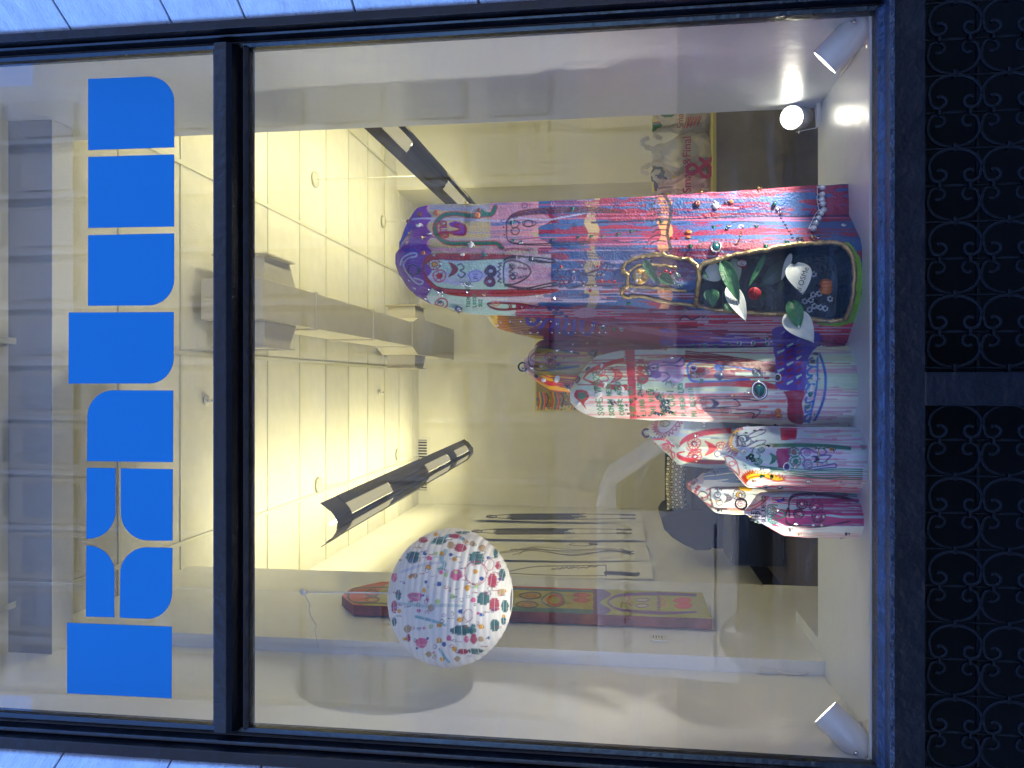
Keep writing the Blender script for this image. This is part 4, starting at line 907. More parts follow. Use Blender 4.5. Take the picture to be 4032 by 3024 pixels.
c.line(zE([(165, 290), (260, 290), (340, 350)]), 7, RED); c.eye(*zE([(270, 355)])[0], 12, RED, 5, 0); c.line(zE([(310, 390), (345, 410), (340, 450), (325, 440), (315, 395)]), 5, RED); c.line(zE([(220, 340), (280, 320), (320, 350), (290, 400)]), 4, RED)
c.eye(*zE([(750, 350)])[0], 20, RED, 4, 8)
E.mottle(.08)
# --- F: front white
YF0 = PZ(3425, 1830, DZ).y
F_ = Sculpt('F', [(3427, 1684, 1944), (3200, 1682, 1935), (2940, 1680, 1918), (2905, 1686, 1878), (2838, 1780, 1790)],
    YF0, .24, [(1, .3), (1, .1), (.75, -.45), (.35, -.95), (-.25, -1), (-.45, -.85), (-1, .0), (-1, .3), (-.6, 1), (.6, 1)], 'short white painted spire with green hair doodles at the front of the deck', NT=240)
c = F_.cv; Xp, Yp = c.px[:, 0], c.px[:, 1]
F_.streaky(s2l((175, 195, 200), 1.4), s2l((190, 180, 210), 1.4), .58, 5, 3, 91, None, .3)
m_ = (Yp > 1845 + (Xp - 2900) * .09) & (Xp > 2890); F_.streaky(WHITE, s2l((235, 120, 130), 1.3), .66, 10, 1.4, 92, m_, .1)
c.fill([(3072, 1684), (3140, 1684), (3135, 1730), (3075, 1735)], s2l((185, 60, 80), 1.3)); c.fill(zE([(1235, 370), (1360, 360), (1350, 440), (1320, 540), (1250, 530), (1230, 440)]), s2l((150, 40, 95), 1.3))
for k in range(34): c.drips(F_, 1, s2l((185, 120, 160), 1.3), (3060, 3330), (80, 260), (3, 7), 1684, 1900, .6)
for k in range(14): c.drips(F_, 1, s2l((235, 80, 90), 1.3), (3050, 3200), (80, 240), (3, 7), 1870, 1940, .5)
c.zig(zE([(940, 200), (870, 230), (825, 300), (840, 360), (900, 395)]), 22, 16, s2l((150, 30, 70), 1.1), 4); c.fill(zE([(940, 205), (880, 230), (850, 300), (860, 350), (910, 390), (860, 385), (825, 340), (825, 280), (870, 215)]), YEL * 1.1)
for p in ((930, 290), (945, 325)): c.eye(*zE([p])[0], 9, NAVY, 3, 0)
c.ell(*zE([(950, 300)])[0], 26, 24, 4, NAVY); c.zig(zE([(910, 260), (895, 300), (910, 345)]), 10, 7, NAVY, 4); c.mouth(*zE([(975, 285)])[0], 22, 14, NAVY, 3, 0, CBLUE)
for o in (0, 90): c.line(zE([(985, 255 + o), (1060, 215 + o), (1135, 205 + o), (1125, 230 + o), (1060, 260 + o), (1000, 275 + o)]), 4, VIOL * .7)
c.line(zE([(780, 440), (830, 435), (880, 480), (905, 560), (905, 600), (860, 560), (800, 500), (785, 450)]), 5, s2l((160, 30, 50), 1.1)); c.ell(*zE([(845, 500)])[0], 12, 9, 4, RED)
c.fill(zE([(930, 620), (990, 570), (1100, 560), (1220, 590), (1310, 640), (1240, 650), (1100, 620), (1000, 640), (965, 670)]), s2l((245, 190, 40), 1.2)); c.zig(zE([(960, 660), (930, 610), (1000, 560), (1150, 560), (1310, 610)]), 14, 20, RED, 4); c.line(zE([(965, 670), (1010, 620), (1100, 610), (1230, 650), (1310, 640)]), 4, RED)
for k in range(4): c.line(zE([(1200, 330 + k * 7), (1450, 325 + k * 8), (1700, 335 + k * 9), (1880, 355 + k * 7)]), 4, TEAL)
for k in range(6): c.line(zE([(1180, 530 + k * 9), (1400, 545 + k * 12 + random.uniform(-9, 9)), (1600, 555 + k * 15 + random.uniform(-9, 9)), (1800, 545 + k * 18), (1980, 550 + k * 18)]), 4, TEAL)
c.line(zE([(1040, 470), (1020, 400), (1060, 345), (1150, 330), (1250, 330)]), 5, TEAL); c.line(zE([(1040, 500), (1080, 520), (1180, 535)]), 5, TEAL)
c.eye(*zE([(1100, 380)])[0], 12, TEAL, 4, 4); c.eye(*zE([(1075, 480)])[0], 13, TEAL, 4, 4); c.mouth(*zE([(1205, 455)])[0], 40, 22, TEAL, 5, 6)
c.line(zE([(1060, 400), (1090, 430), (1070, 460)]), 4, TEAL)
c.eye(*zE([(1385, 400)])[0], 21, TEAL * .8, 4, 9, None, s2l((150, 90, 80), 1)); c.eye(*zE([(1400, 480)])[0], 21, TEAL * .8, 4, 8, None, TEAL)
for q in ([(1640, 370), (1670, 400), (1620, 420), (1500, 365), (1450, 380), (1450, 420), (1480, 460), (1460, 500), (1490, 545), (1540, 540)], [(1540, 440), (1700, 425), (1680, 460), (1640, 490), (1560, 480)], [(1540, 530), (1640, 520), (1740, 500), (1750, 530), (1680, 535), (1560, 550)]): c.line(zE(q), 5, VIOL * .7)
c.eye(*zE([(1510, 500)])[0], 15, VIOL * .7, 4, 0); c.eye(*zE([(1500, 405)])[0], 12, VIOL * .7, 3, 0); c.mouth(*zE([(1580, 460)])[0], 26, 20, NAVY, 3, 0, NAVY)
c.fill(zE([(1960, 330), (2000, 340), (2010, 380), (1970, 380)]), s2l((120, 125, 130), 1), .6)
F_.mottle(.06)
# --- G
G = Sculpt('G', [(3380, 1838, 2045), (2960, 1842, 2026), (2845, 1845, 2020), (2812, 1850, 2014), (2765, 1864, 1967), (2712, 1914, 1925)],
    YA0 + .22, .22, oct_, 'small pale painted spire with brown button eyes, behind the leftmost front one', NT=160)
c = G.cv; Xp, Yp = c.px[:, 0], c.px[:, 1]
G.streaky(s2l((215, 215, 200), 1.15), s2l((190, 200, 195), 1.3), .58, 5, 3, 101, None, .3)
m_ = (Yp < 1900) & (Xp > 2760) & (fbm(G.th * 5, G.z * 5, 3) > .35); c.C[m_] = s2l((95, 120, 150), 1.3)
m_ = (Yp < 1905) & (Xp < 2770); c.C[m_] = s2l((165, 160, 165), 1.2)
BR = s2l((75, 45, 45), 1.1)
c.line(zE([(540, 720), (520, 760), (560, 800), (620, 790), (650, 760), (655, 720), (625, 730)]), 6, s2l((160, 25, 30), 1.1)); c.zig(zE([(570, 705), (540, 740), (545, 800)]), 12, 7, RED, 4); c.line(zE([(580, 830), (640, 855), (665, 880), (670, 840)]), 7, s2l((160, 25, 30), 1.1)); c.ell(*zE([(590, 780)])[0], 20, 18, 4, BR)
c.line(zE([(655, 715), (700, 705), (850, 705), (1020, 700)]), 6, BR); c.line(zE([(655, 870), (720, 890), (850, 895), (970, 905)]), 6, BR); c.line(zE([(650, 715), (660, 800), (680, 880)]), 5, BR)
for k in range(3): c.line(zE([(700, 712 + k * 5), (1000, 700 + k * 8)]), 4, BR); c.line(zE([(700, 885 + k * 6), (960, 890 + k * 8)]), 4, BR)
c.ell(*zE([(720, 770)])[0], 12, 10, 4, BR); c.ell(*zE([(735, 840)])[0], 12, 10, 4, BR); c.mouth(*zE([(810, 800)])[0], 34, 26, BR, 4, 5); c.line(zE([(720, 795), (750, 810), (730, 825)]), 4, BR)
c.eye(*zE([(905, 770)])[0], 24, BR, 4, 14, None, YEL); c.eye(*zE([(915, 850)])[0], 21, BR, 4, 12, None, PINK); c.fill(zE([(900, 700), (1050, 700), (1000, 740), (920, 730)]), YEL * 1.1)
c.fill(zE([(800, 890), (900, 880), (960, 940), (830, 925)]), s2l((215, 140, 120), 1.2), .7)
G.mottle(.06)
# --- H
YH0 = PZ(3400, 1990, DZ).y
H = Sculpt('H', [(3400, 1944, 2120), (3200, 1938, 2116), (3080, 1936, 2110), (2990, 1942, 2056), (2932, 2014, 2023)],
    YH0, .20, oct_, 'smallest painted spire, magenta with a four-eyed doodle, last in the front row', NT=200)
c = H.cv; Xp, Yp = c.px[:, 0], c.px[:, 1]
H.streaky(s2l((150, 180, 190), 1.4), s2l((165, 60, 105), 1.3), .60, 7, 1.6, 111, None, .06)
m_ = Xp < 3040; H.streaky(s2l((165, 165, 190), 1.4), s2l((190, 175, 195), 1.3), .55, 4, 3, 112, m_, .3)
m_ = (Yp > 2072); H.streaky(WHITE * 1.05, s2l((235, 150, 160), 1.25), .64, 8, 1.5, 113, m_, .1)
PL = s2l((60, 20, 45), 1)
for o in (0, 8, 16): c.line(zE([(1940, 835 - o * .5), (1800, 800 - o), (1600, 775 - o), (1450, 775 - o), (1360, 800 - o), (1340, 870 - o * .2), (1345, 960)]), 5, PL); c.line(zE([(1330, 890), (1315, 960), (1340, 1020 + o), (1500, 1040 + o), (1700, 1030 + o * .6), (1870, 1000)]), 5, PL)
for p, r_ in (((1455, 850), 21), ((1580, 868), 26), ((1425, 935), 20), ((1597, 960), 26)): c.eye(*zE([p])[0], r_, PL, 5, 12, None, s2l((200, 120, 150), 1.2))
for k in range(26): c.drips(H, 1, s2l((150, 60, 110), 1.2), (3100, 3260), (80, 260), (3, 6), 1945, 2070, .7)
c.eye(*zE([(1195, 910)])[0], 18, TEAL, 4, 8); c.eye(*zE([(1205, 990)])[0], 16, TEAL, 4, 8); c.line(zE([(1160, 1000), (1155, 880), (1180, 858), (1240, 862)]), 5, TEAL); c.line(zE([(1260, 905), (1300, 920), (1300, 960), (1255, 975)]), 6, TEAL)
RS = s2l((190, 90, 110), 1.1)
c.line(zE([(1110, 745), (1010, 800), (965, 880), (1000, 905), (1100, 850), (1160, 795), (1140, 790), (1060, 850), (1000, 870)]), 6, RS); c.ell(*zE([(1075, 800)])[0], 9, 7, 3, WHITE, WHITE); c.ell(*zE([(1105, 795)])[0], 9, 7, 3, WHITE, WHITE)
for k, (tx, x, y) in enumerate((('SEEI', 1055, 985), ('PEDI', 1090, 985), ('OUEJUGIRO', 1140, 1010))): c.text(tx, *zE([(x, y)])[0], 17, INK, 4, gap=1.0)
H.mottle(.06)
PM = {'A': paintmat('stucco_paint', .42, .55, 130), 'x': paintmat('smooth_paint', .34, .18, 60)}
for k, s_ in SCULPT.items(): s_.finish(PM['A'] if k == 'A' else PM['x'])
# ================================================================== NICHE IN THE TALLEST SPIRE, GOLD RIM, PLANTS
CAVE = mat('dark_painted_cavity', (.012, .026, .036), .35, bump=.5, bscale=70, var=.6, vscale=22)
hp = [A.hit(x, y)[0] for x, y in sm(HOLE + [HOLE[0]], 5)[:-1]]
cx = sum((p for p in hp), Vector()) / len(hp)
bk = [Vector((cx.x + (p.x - cx.x) * .93, p.y * .2 + (YA0 + .215) * .8, cx.z + (p.z - cx.z) * .95)) for p in hp]
n = len(hp); hp2 = [p + Vector((0, -.0005, 0)) + (p - cx) * .03 for p in hp]
o = MB().add(hp2 + bk, [(i, (i + 1) % n, n + (i + 1) % n, n + i) for i in range(n)]); o.add(bk, [tuple(range(n))])
o.obj('niche_lining', CAVE, A.root)
def rimtube(sc_, pts, r, m_, name='gold_rim', closed=False, jit=.0015, n=7):
    P = [sc_.hit(x, y) for x, y in sm(pts, 5)]; Q = []
    for p, nn in P: Q.append(p + nn * r * .3 + Vector([random.uniform(-jit, jit) for _ in range(3)]))
    return MB().tube(Q, [r * random.uniform(.8, 1.2) for _ in Q], n, closed=closed).obj(name, m_, sc_.root)
rimtube(A, HOLE + [HOLE[0]], .009, M['gold'])
rimtube(A, zB([(725, 830), (640, 780), (560, 775), (420, 745), (300, 755), (170, 790), (115, 850), (110, 890), (150, 905), (150, 1000), (108, 1025), (105, 1070), (150, 1095), (240, 1085), (500, 1135), (720, 1165)]), .008, M['gold'])
rimtube(A, zB([(560, 855), (400, 830), (260, 828), (190, 860), (150, 905)]), .006, M['gold']); rimtube(A, zB([(150, 1000), (300, 1012), (460, 1020), (640, 1045)]), .006, M['gold'])
rimtube(A, zB([(725, 830), (735, 980), (712, 1165)]), .007, M['gold'])
BMAT = {}
def cm(name, col, rough=.25, metal=0, **k):
    if name not in BMAT: BMAT[name] = mat(name, tuple(float(v) for v in col), rough, metal, **k)
    return BMAT[name]
orange = cm('orange_resin', (.62, .19, .04), .3); whiteR = cm('white_resin', (.75, .75, .72), .3); greenM = cm('green_foil', (.02, .20, .13), .2, .6); silver = cm('silver_foil', (.72, .73, .76), .18, .95)
blackR = cm('black_resin', (.012, .012, .016), .15); violetM = cm('violet_satin', (.07, .03, .22), .35); redR = cm('red_resin', (.5, .01, .02), .2); tealR = cm('teal_resin', (.01, .16, .17), .25); goldF = cm('gold_foil', (.75, .55, .25), .2, .95); clearR = cm('clear_bead', (.55, .62, .68), .08, .3); brownR = cm('brown_resin', (.22, .06, .04), .25); yelR = cm('amber_resin', (.7, .35, .03), .25)
# --- small charm shapes, unit radius, lying in the XY plane facing +Z
def star_m(nm, pts, ri, m_, th=.35):
    P = [(math.cos(math.pi * k / pts + 1.57) * (1 if k % 2 == 0 else ri), math.sin(math.pi * k / pts + 1.57) * (1 if k % 2 == 0 else ri)) for k in range(pts * 2)]
    n = len(P); mb = MB().add([(x, y, 0) for x, y in P] + [(x * .9, y * .9, th * .5) for x, y in P] + [(0, 0, th)], [(i, (i + 1) % n, n + (i + 1) % n, n + i) for i in range(n)] + [(n + i, n + (i + 1) % n, 2 * n) for i in range(n)]); return mb.mesh(nm, m_)
def pumpkin_m(nm, m_):
    mb = MB()
    for k in range(7):
        t = 6.283 * k / 7; mb.sphere((math.cos(t) * .45, math.sin(t) * .38, .3), .55, 8, 6, (1, 1, .8))
    me = mb.mesh(nm, m_); return me
def join(nm, parts):
    """parts: list of (MB, material) -> one small mesh with several materials"""
    me = bpy.data.meshes.new(nm); v = []; f = []; mi = []; mats_ = []
    for mb, m_ in parts:
        n = len(v); v += mb.v; f += [tuple(i + n for i in q) for q in mb.f]
        if m_ not in mats_: mats_.append(m_)
        mi += [mats_.index(m_)] * len(mb.f)
    me.from_pydata(v, [], f)
    for m_ in mats_: me.materials.append(m_)
    me.polygons.foreach_set('material_index', mi); me.polygons.foreach_set('use_smooth', [True] * len(f)); me.update(); return me
pk = MB()
for k in range(7): pk.sphere((math.cos(k * .9) * .42, math.sin(k * .9) * .38, .3), .55, 8, 6, (1, 1, .8))
gh = MB().sphere((0, .35, .25), .6, 10, 6, (1, 1, .6)).sphere((0, -.25, .22), .55, 10, 6, (.9, 1, .6)).sphere((.45, -.7, .15), .28, 8, 5).sphere((-.7, 0, .2), .25, 8, 5).sphere((.7, 0, .2), .25, 8, 5)
tr = MB()
for k in range(3): tr.prism([(-.75 + k * .15, -.7 + k * .5, 0), (.75 - k * .15, -.7 + k * .5, 0), (0, .1 + k * .45, 0)], (0, 0, .3 + .05 * k))
snow = MB().sphere((0, -.35, .25), .6, 10, 6, (1, 1, .7)).sphere((0, .5, .25), .42, 10, 6, (1, 1, .8))
ringm = MB().tube([(math.cos(t) * .8, math.sin(t), .12) for t in np.linspace(0, 6.283, 17)[:-1]], .16, 5, closed=True)
gem = MB().sphere((0, 0, .15), .62, 12, 6, (.9, 1.15, .5))
heart = MB().prism([(0, -1, 0), (.85, 0, 0), (.8, .55, 0), (.4, .75, 0), (0, .4, 0), (-.4, .75, 0), (-.8, .55, 0), (-.85, 0, 0)], (0, 0, .3))
cross_ = MB().box((-.16, -1, 0), (.16, 1, .25)).box((-.6, .1, 0), (.6, .42, .24))
flow = MB()
for k in range(5): flow.sphere((math.cos(k * 1.257) * .6, math.sin(k * 1.257) * .6, .2), .42, 8, 5, (1, 1, .5))
tuft = MB()
for k in range(46):
    d = Vector((random.gauss(0, 1), random.gauss(0, 1), abs(random.gauss(0, .8)))).normalized(); s_ = d.orthogonal().normalized() * .09
    tuft.add([s_ * .6, -s_ * .6, d * random.uniform(.7, 1.1)], [(0, 1, 2)])
tuft.sphere((0, 0, .1), .5, 8, 6)
clus = MB()
for k in range(9): clus.sphere((random.uniform(-.7, .7), random.uniform(-.7, .7), random.uniform(.1, .4)), random.uniform(.2, .38), 7, 5)
pend = MB().sphere((0, -.4, .2), .45, 10, 6, (1, 1.2, .6)); stick = MB().tube([(0, -1, .12), (0, 1, .12)], .13, 6)
CH = dict(
    pumpkin=join('pumpkin_charm', [(pk, orange), (MB().tube([(0, .5, .3), (.1, .9, .4)], .12, 6), greenM), (MB().sphere((-.25, .1, .72), .12, 6, 4).sphere((.25, .1, .72), .12, 6, 4), blackR)]),
    pumpkinb=join('pumpkin_charm', [(pk, brownR), (MB().sphere((-.25, .1, .72), .12, 6, 4).sphere((.25, .1, .72), .12, 6, 4), blackR)]),
    ghost=join('ghost_charm', [(gh, whiteR), (MB().sphere((-.2, .45, .6), .1, 6, 4).sphere((.2, .45, .6), .1, 6, 4), blackR), (MB().sphere((0, .15, .55), .14, 6, 4), orange)]),
    tree=join('tree_charm', [(tr, greenM), (MB().sphere((0, 1.05, .2), .16, 6, 4), silver)]), snow=join('snowman_charm', [(snow, whiteR), (MB().sphere((-.15, .6, .6), .07, 5, 4).sphere((.15, .6, .6), .07, 5, 4), blackR)]),
    star=star_m('star_charm', 5, .45, silver), flake=star_m('snowflake_charm', 6, .3, silver), ring=join('jewel_charm', [(ringm, silver), (gem, tealR)]), ringv=join('jewel_charm', [(ringm, silver), (gem, violetM)]), ringb=join('jewel_charm', [(ringm, silver), (gem, blackR)]),
    ringc=join('button_charm', [(ringm, cm('horn', (.3, .22, .14), .3)), (gem, cm('dark_blue_resin', (.02, .03, .08), .2))]), gem=join('gem_charm', [(gem, clearR)]), heart=join('heart_charm', [(heart, silver)]), cross=join('cross_charm', [(cross_, silver)]),
    flower=join('flower_charm', [(flow, silver), (MB().sphere((0, 0, .3), .3, 8, 5), goldF)]), flowerv=join('flower_charm', [(flow, violetM), (MB().sphere((0, 0, .3), .3, 8, 5), blackR)]), flowert=join('flower_charm', [(flow, cm('dark_teal_gem', (.02, .09, .11), .12, .5)), (MB().sphere((0, 0, .3), .25, 8, 5), silver)]),
    tuft=join('tuft_charm', [(tuft, cm('tinsel', (.3, .3, .36), .25, .8))]), tuftd=join('tuft_charm', [(tuft, cm('dark_feather', (.02, .03, .03), .6))]), clus=join('bead_cluster', [(clus, silver)]), clusg=join('bead_cluster', [(clus, goldF)]), clusd=join('bead_cluster', [(clus, cm('smoky_bead', (.05, .07, .09), .1, .4))]), clust=join('bead_cluster', [(clus, cm('pale_green_bead', (.35, .5, .45), .12, .4))]),
    red=join('red_bead', [(MB().sphere((0, 0, .3), .8, 10, 6), redR)]), white=join('white_oval', [(MB().sphere((0, 0, .2), 1, 14, 8, (.62, 1, .4)), whiteR)]), black=join('black_stone', [(MB().sphere((0, 0, .2), 1, 12, 8, (.7, 1, .45)), blackR), (cross_, silver)]),
    pend=join('pendant_charm', [(pend, clearR), (MB().tube([(0, 0, .2), (0, .9, .2)], .06, 5), silver)]), stick=join('gold_stick', [(stick, goldF)]), tooth=join('white_shell', [(MB().sphere((0, 0, .1), 1, 12, 6, (1, .6, .35)), whiteR)]), hat=join('hat_charm', [(MB().prism([(-.9, -.6, 0), (.9, -.6, 0), (.4, -.4, 0), (0, 1, 0), (-.4, -.4, 0)], (0, 0, .35)), tealR)]),
    moon=join('moon_charm', [(MB().prism([(.2, 1, 0), (-.5, .7, 0), (-.8, 0, 0), (-.5, -.7, 0), (.2, -1, 0), (-.1, -.4, 0), (-.2, 0, 0), (-.1, .4, 0)], (0, 0, .3)), cm('violet_foil', (.08, .03, .5), .15, .7))]),
    fish=join('fish_charm', [(MB().sphere((0, 0, .2), .8, 10, 6, (1.2, .5, .4)).prism([(-.8, 0, .1), (-1.3, .4, .1), (-1.3, -.4, .1)], (0, 0, .15)), silver)]), bird=join('bird_charm', [(MB().sphere((0, 0, .2), .7, 10, 6, (1.2, .6, .5)).tube([(.5, .1, .2), (1.2, .2, .2)], .08, 5), blackR), (MB().sphere((-.2, .1, .4), .4, 8, 5, (1, .6, .6)), tealR)]),
    tabl=join('tag_charm', [(MB().box((-.8, -.8, 0), (.8, .8, .3)), silver), (MB().box((-.6, -.6, .301), (.6, .6, .34)), cm('dark_picture', (.05, .03, .06), .3))]))
def charm(key, sculpt, x, y, size, rot=0):
    """size: radius in photo pixels"""
    p, nn = sculpt.hit(x, y); d = (p - CAM).dot(Fv); r = size * d / FPX
    z = nn.normalized(); up = Vector((0, 0, 1)); up = (up - z * up.dot(z)).normalized(); xx = up.cross(z)
    Rm = Matrix((xx, up, z)).transposed() @ Matrix.Rotation(rot, 3, 'Z')
    Mx = Rm.to_4x4() @ Matrix.Scale(r, 4); Mx.translation = p + z * .0005 - Vector(sculpt.root.location)
    me = CH[key]; o = bpy.data.objects.new(me.name.split('.')[0], me); COL.objects.link(o); o.parent = sculpt.root; o.matrix_local = Mx; return o
def many(sculpt, Z, s):
    for it in s: charm(it[0], sculpt, *Z([(it[1], it[2])])[0], it[3], it[4] if len(it) > 4 else random.uniform(-.3, .3))
many(A, zA, [('pumpkinb', 240, 340, 12), ('pumpkin', 390, 325, 13), ('pumpkin', 765, 350, 15), ('pumpkinb', 780, 295, 9), ('pumpkin', 275, 690, 9), ('pumpkinb', 135, 400, 8), ('ghost', 240, 445, 18, 1.2), ('ghost', 710, 620, 17, 1.2), ('flake', 325, 520, 17), ('clusg', 270, 560, 12), ('clusg', 150, 515, 11),
    ('gem', 455, 420, 6), ('hat', 830, 700, 17, -1.2), ('star', 370, 712, 9), ('snow', 632, 706, 10), ('flake', 690, 985, 24), ('clus', 640, 975, 12), ('clus', 680, 1045, 10), ('clusg', 832, 1070, 10), ('clus', 440, 1055, 19), ('tuft', 600, 1195, 32), ('clusd', 430, 1140, 11), ('gem', 455, 915, 9), ('gem', 430, 790, 8), ('clus', 330, 1025, 9), ('cross', 1125, 735, 9, 1.5), ('cross', 1275, 735, 9, 1.5),
    ('heart', 1170, 597, 11, 1.6), ('gem', 1165, 405, 6), ('gem', 1170, 490, 6), ('star', 1305, 1078, 10), ('star', 1472, 1105, 10), ('flake', 1335, 1112, 8), ('red', 1535, 812, 7), ('red', 1872, 812, 7), ('red', 1910, 940, 7), ('red', 1805, 1030, 8), ('red', 2025, 948, 6), ('red', 1975, 945, 5), ('red', 1010, 455, 4), ('red', 1012, 525, 4),
    ('clusg', 1885, 890, 7), ('clusg', 1800, 995, 8), ('clusg', 1760, 845, 7), ('star', 1725, 800, 7), ('star', 1745, 988, 7), ('gem', 1650, 865, 8), ('clus', 1925, 900, 6), ('clus', 1850, 990, 6), ('clusg', 1545, 830, 6), ('clus', 1440, 425, 5), ('flowerv', 1435, 1195, 13), ('flowerv', 1480, 1235, 13), ('flowerv', 1495, 1200, 12), ('flowerv', 1540, 1238, 13), ('flowerv', 1580, 1268, 10), ('clus', 1180, 1180, 7), ('clus', 1055, 1165, 8), ('clus', 1290, 1185, 4), ('clusd', 1085, 815, 7), ('gem', 1090, 915, 6),
    ('clusg', 2010, 1235, 8), ('clusg', 95, 780, 7), ('clusg', 120, 860, 7), ('clusg', 130, 600, 8), ('clus', 150, 940, 8), ('clus', 200, 1010, 9), ('clus', 300, 1110, 8), ('clusg', 670, 235, 11)] + [('tree', x, y, 11, 1.5) for x, y in ((1640, 292), (1460, 570), (1690, 550), (1815, 540), (1920, 545), (2065, 525), (2180, 495), (1095, 577), (1085, 412))])
many(A, zB, [('pumpkinb', 725, 320, 14), ('clusg', 768, 212, 9), ('ghost', 885, 335, 18, 1.3), ('pumpkin', 1010, 305, 9), ('clus', 975, 310, 9), ('pumpkin', 655, 565, 15), ('pumpkin', 655, 605, 11), ('bird', 1360, 335, 20, 2.6), ('ring', 885, 685, 24, 1.5), ('flower', 993, 510, 11), ('clusd', 975, 540, 10), ('red', 515, 610, 8), ('red', 553, 617, 7), ('ghost', 1945, 502, 10, 1.3), ('clusg', 1240, 205, 12), ('clus', 1400, 375, 12), ('clus', 1425, 400, 8), ('gem', 330, 795, 9), ('gem', 185, 1042, 12), ('clust', 630, 1200, 9), ('tabl', 1575, 618, 14, .4), ('clusg', 1690, 612, 15), ('tabl', 1730, 600, 10, .5)]
    + [('tree', x, y, 12, 1.5) for x, y in ((185, 555), (78, 580), (430, 478), (865, 517), (672, 676), (1222, 515), (1470, 648), (155, 1150), (1300, 680))] + [('clusg', 1110 - k * 9 + random.uniform(-8, 8), 525 + k * 22, 6) for k in range(7)] + [('clusd', 1415 + k * 15, 420 + k * 27, 6) for k in range(8)]
    + [('clus', 760 + k * 38, 1262 + k * 3, 5) for k in range(7)] + [('clust', 500 + random.uniform(0, 110), 900 + random.uniform(0, 100), 9) for k in range(9)] + [('red', 470, 885, 9), ('red', 500, 900, 8), ('red', 455, 900, 8), ('red', 530, 880, 7)])
many(B, zA, [('heart', x, 1318, 6, 1.6) for x in (980, 1070, 1165, 1255, 1355, 1445)] + [('heart', x, 1419, 6, 1.6) for x in (1110, 1175, 1255, 1320, 1455, 1520, 1605, 1670, 1735, 1825, 1885, 1945)] + [('flake', 1610, 1340, 9), ('tabl', 1920, 1370, 15, .3), ('tree', 2015, 1385, 12, 1.4), ('ring', 2085, 1388, 9), ('clus', 1830, 1350, 9), ('clus', 1500, 1340, 8), ('white', 955, 1350, 7, 1.3), ('white', 965, 1385, 7, 1.3)])
many(B, zD, [('ring', x, y, 9, 1.4 + random.uniform(-.3, .3)) for x, y in ((155, 55), (290, 65), (435, 85), (520, 105), (595, 127), (680, 147), (750, 167), (945, 245), (435, 157), (300, 163), (90, 325), (220, 320), (355, 325), (505, 305), (625, 300), (785, 300), (940, 300), (80, 70))])
many(C_, zC, [('black', 275, 565, 12, .3), ('white', 350, 600, 15, 1.1), ('white', 480, 590, 17, 1.2), ('cross', 485, 320, 13, .1), ('clusg', 295, 285, 9), ('star', 620, 330, 9), ('tuftd', 825, 350, 30), ('tabl', 460, 393, 8), ('tabl', 490, 455, 8), ('red', 540, 393, 5), ('clus', 240, 495, 11), ('clus', 330, 482, 9), ('clusg', 635, 270, 8), ('clusg', 775, 258, 8), ('clusg', 880, 255, 8), ('clusd', 580, 660, 14), ('clus', 600, 690, 12)])
many(D, zC, [('black', 775, 503, 12, .4), ('pumpkinb', 682, 612, 17), ('white', 683, 828, 15, 1.0), ('snow', 905, 475, 11, 1.3), ('snow', 935, 655, 12, 1.3), ('tree', 850, 690, 12, 1.5), ('tree', 1045, 692, 12, 1.5), ('ghost', 1105, 690, 12, 1.4), ('white', 870, 752, 18, .6), ('clusd', 880, 760, 9), ('pend', 1130, 402, 12, 1.6), ('pend', 1300, 690, 12, 1.6), ('flake', 1600, 396, 15), ('flake', 1605, 655, 14), ('clust', 1430, 715, 11), ('ringv', 1410, 490, 10), ('ring', 1445, 485, 8), ('flake', 1790, 553, 14), ('flake', 2065, 545, 9), ('gem', 900, 530, 8),
    ('clusd', 1020, 828, 13), ('clus', 1060, 835, 9)] + [('flowert', x, y, 12) for x, y in ((1465, 775), (1505, 815), (1545, 815), (1500, 860), (1545, 880), (1575, 915), (1520, 905), (1480, 935), (1440, 925))] + [('clusd', x, y, 7) for x, y in ((1350, 722), (1300, 755), (1240, 790), (1190, 825), (1150, 850), (1142, 890), (1165, 930), (1210, 955), (1260, 955), (1320, 950), (1370, 945), (1410, 740), (1440, 765))])
many(D, zD, [('ring', 850, 845, 34, -1.3), ('clus', 740, 885, 12), ('gem', 690, 870, 7), ('ringb', 1070, 700, 15, 1.5), ('ringb', 1578, 320, 17, 1.0), ('ringc', 1515, 430, 13), ('ringc', 1480, 515, 13), ('ring', 1445, 893, 15, 1.4), ('ring', 1415, 1030, 15, 1.4), ('tooth', 1500, 705, 15), ('tooth', 1470, 815, 15), ('pumpkin', 1070, 1080, 14), ('pumpkin', 1080, 1130, 14), ('clus', 830, 640, 20), ('clus', 890, 665, 13), ('flake', 120, 665, 18), ('tree', 180, 740, 12, 1.5), ('ringv', 90, 590, 11), ('gem', 415, 578, 8), ('flower', 415, 660, 7), ('clusg', 550, 920, 9), ('clusg', 460, 945, 8), ('clus', 520, 1100, 10), ('clusg', 420, 1057, 8), ('clust', 1500, 1125, 9), ('clusg', 1490, 1195, 8), ('fish', 210, 1205, 18, 0), ('clusg', 1900, 1250, 7)])
many(E, zE, [('pumpkin', 255, 285, 9), ('pumpkin', 182, 328, 6), ('clus', 330, 315, 12), ('clust', 375, 360, 9), ('clus', 530, 262, 11), ('flower', 515, 325, 7), ('flower', 518, 437, 7), ('clusg', 540, 472, 8), ('clusg', 240, 160, 8), ('clusg', 265, 398, 5), ('fish', 605, 135, 18, 0)])
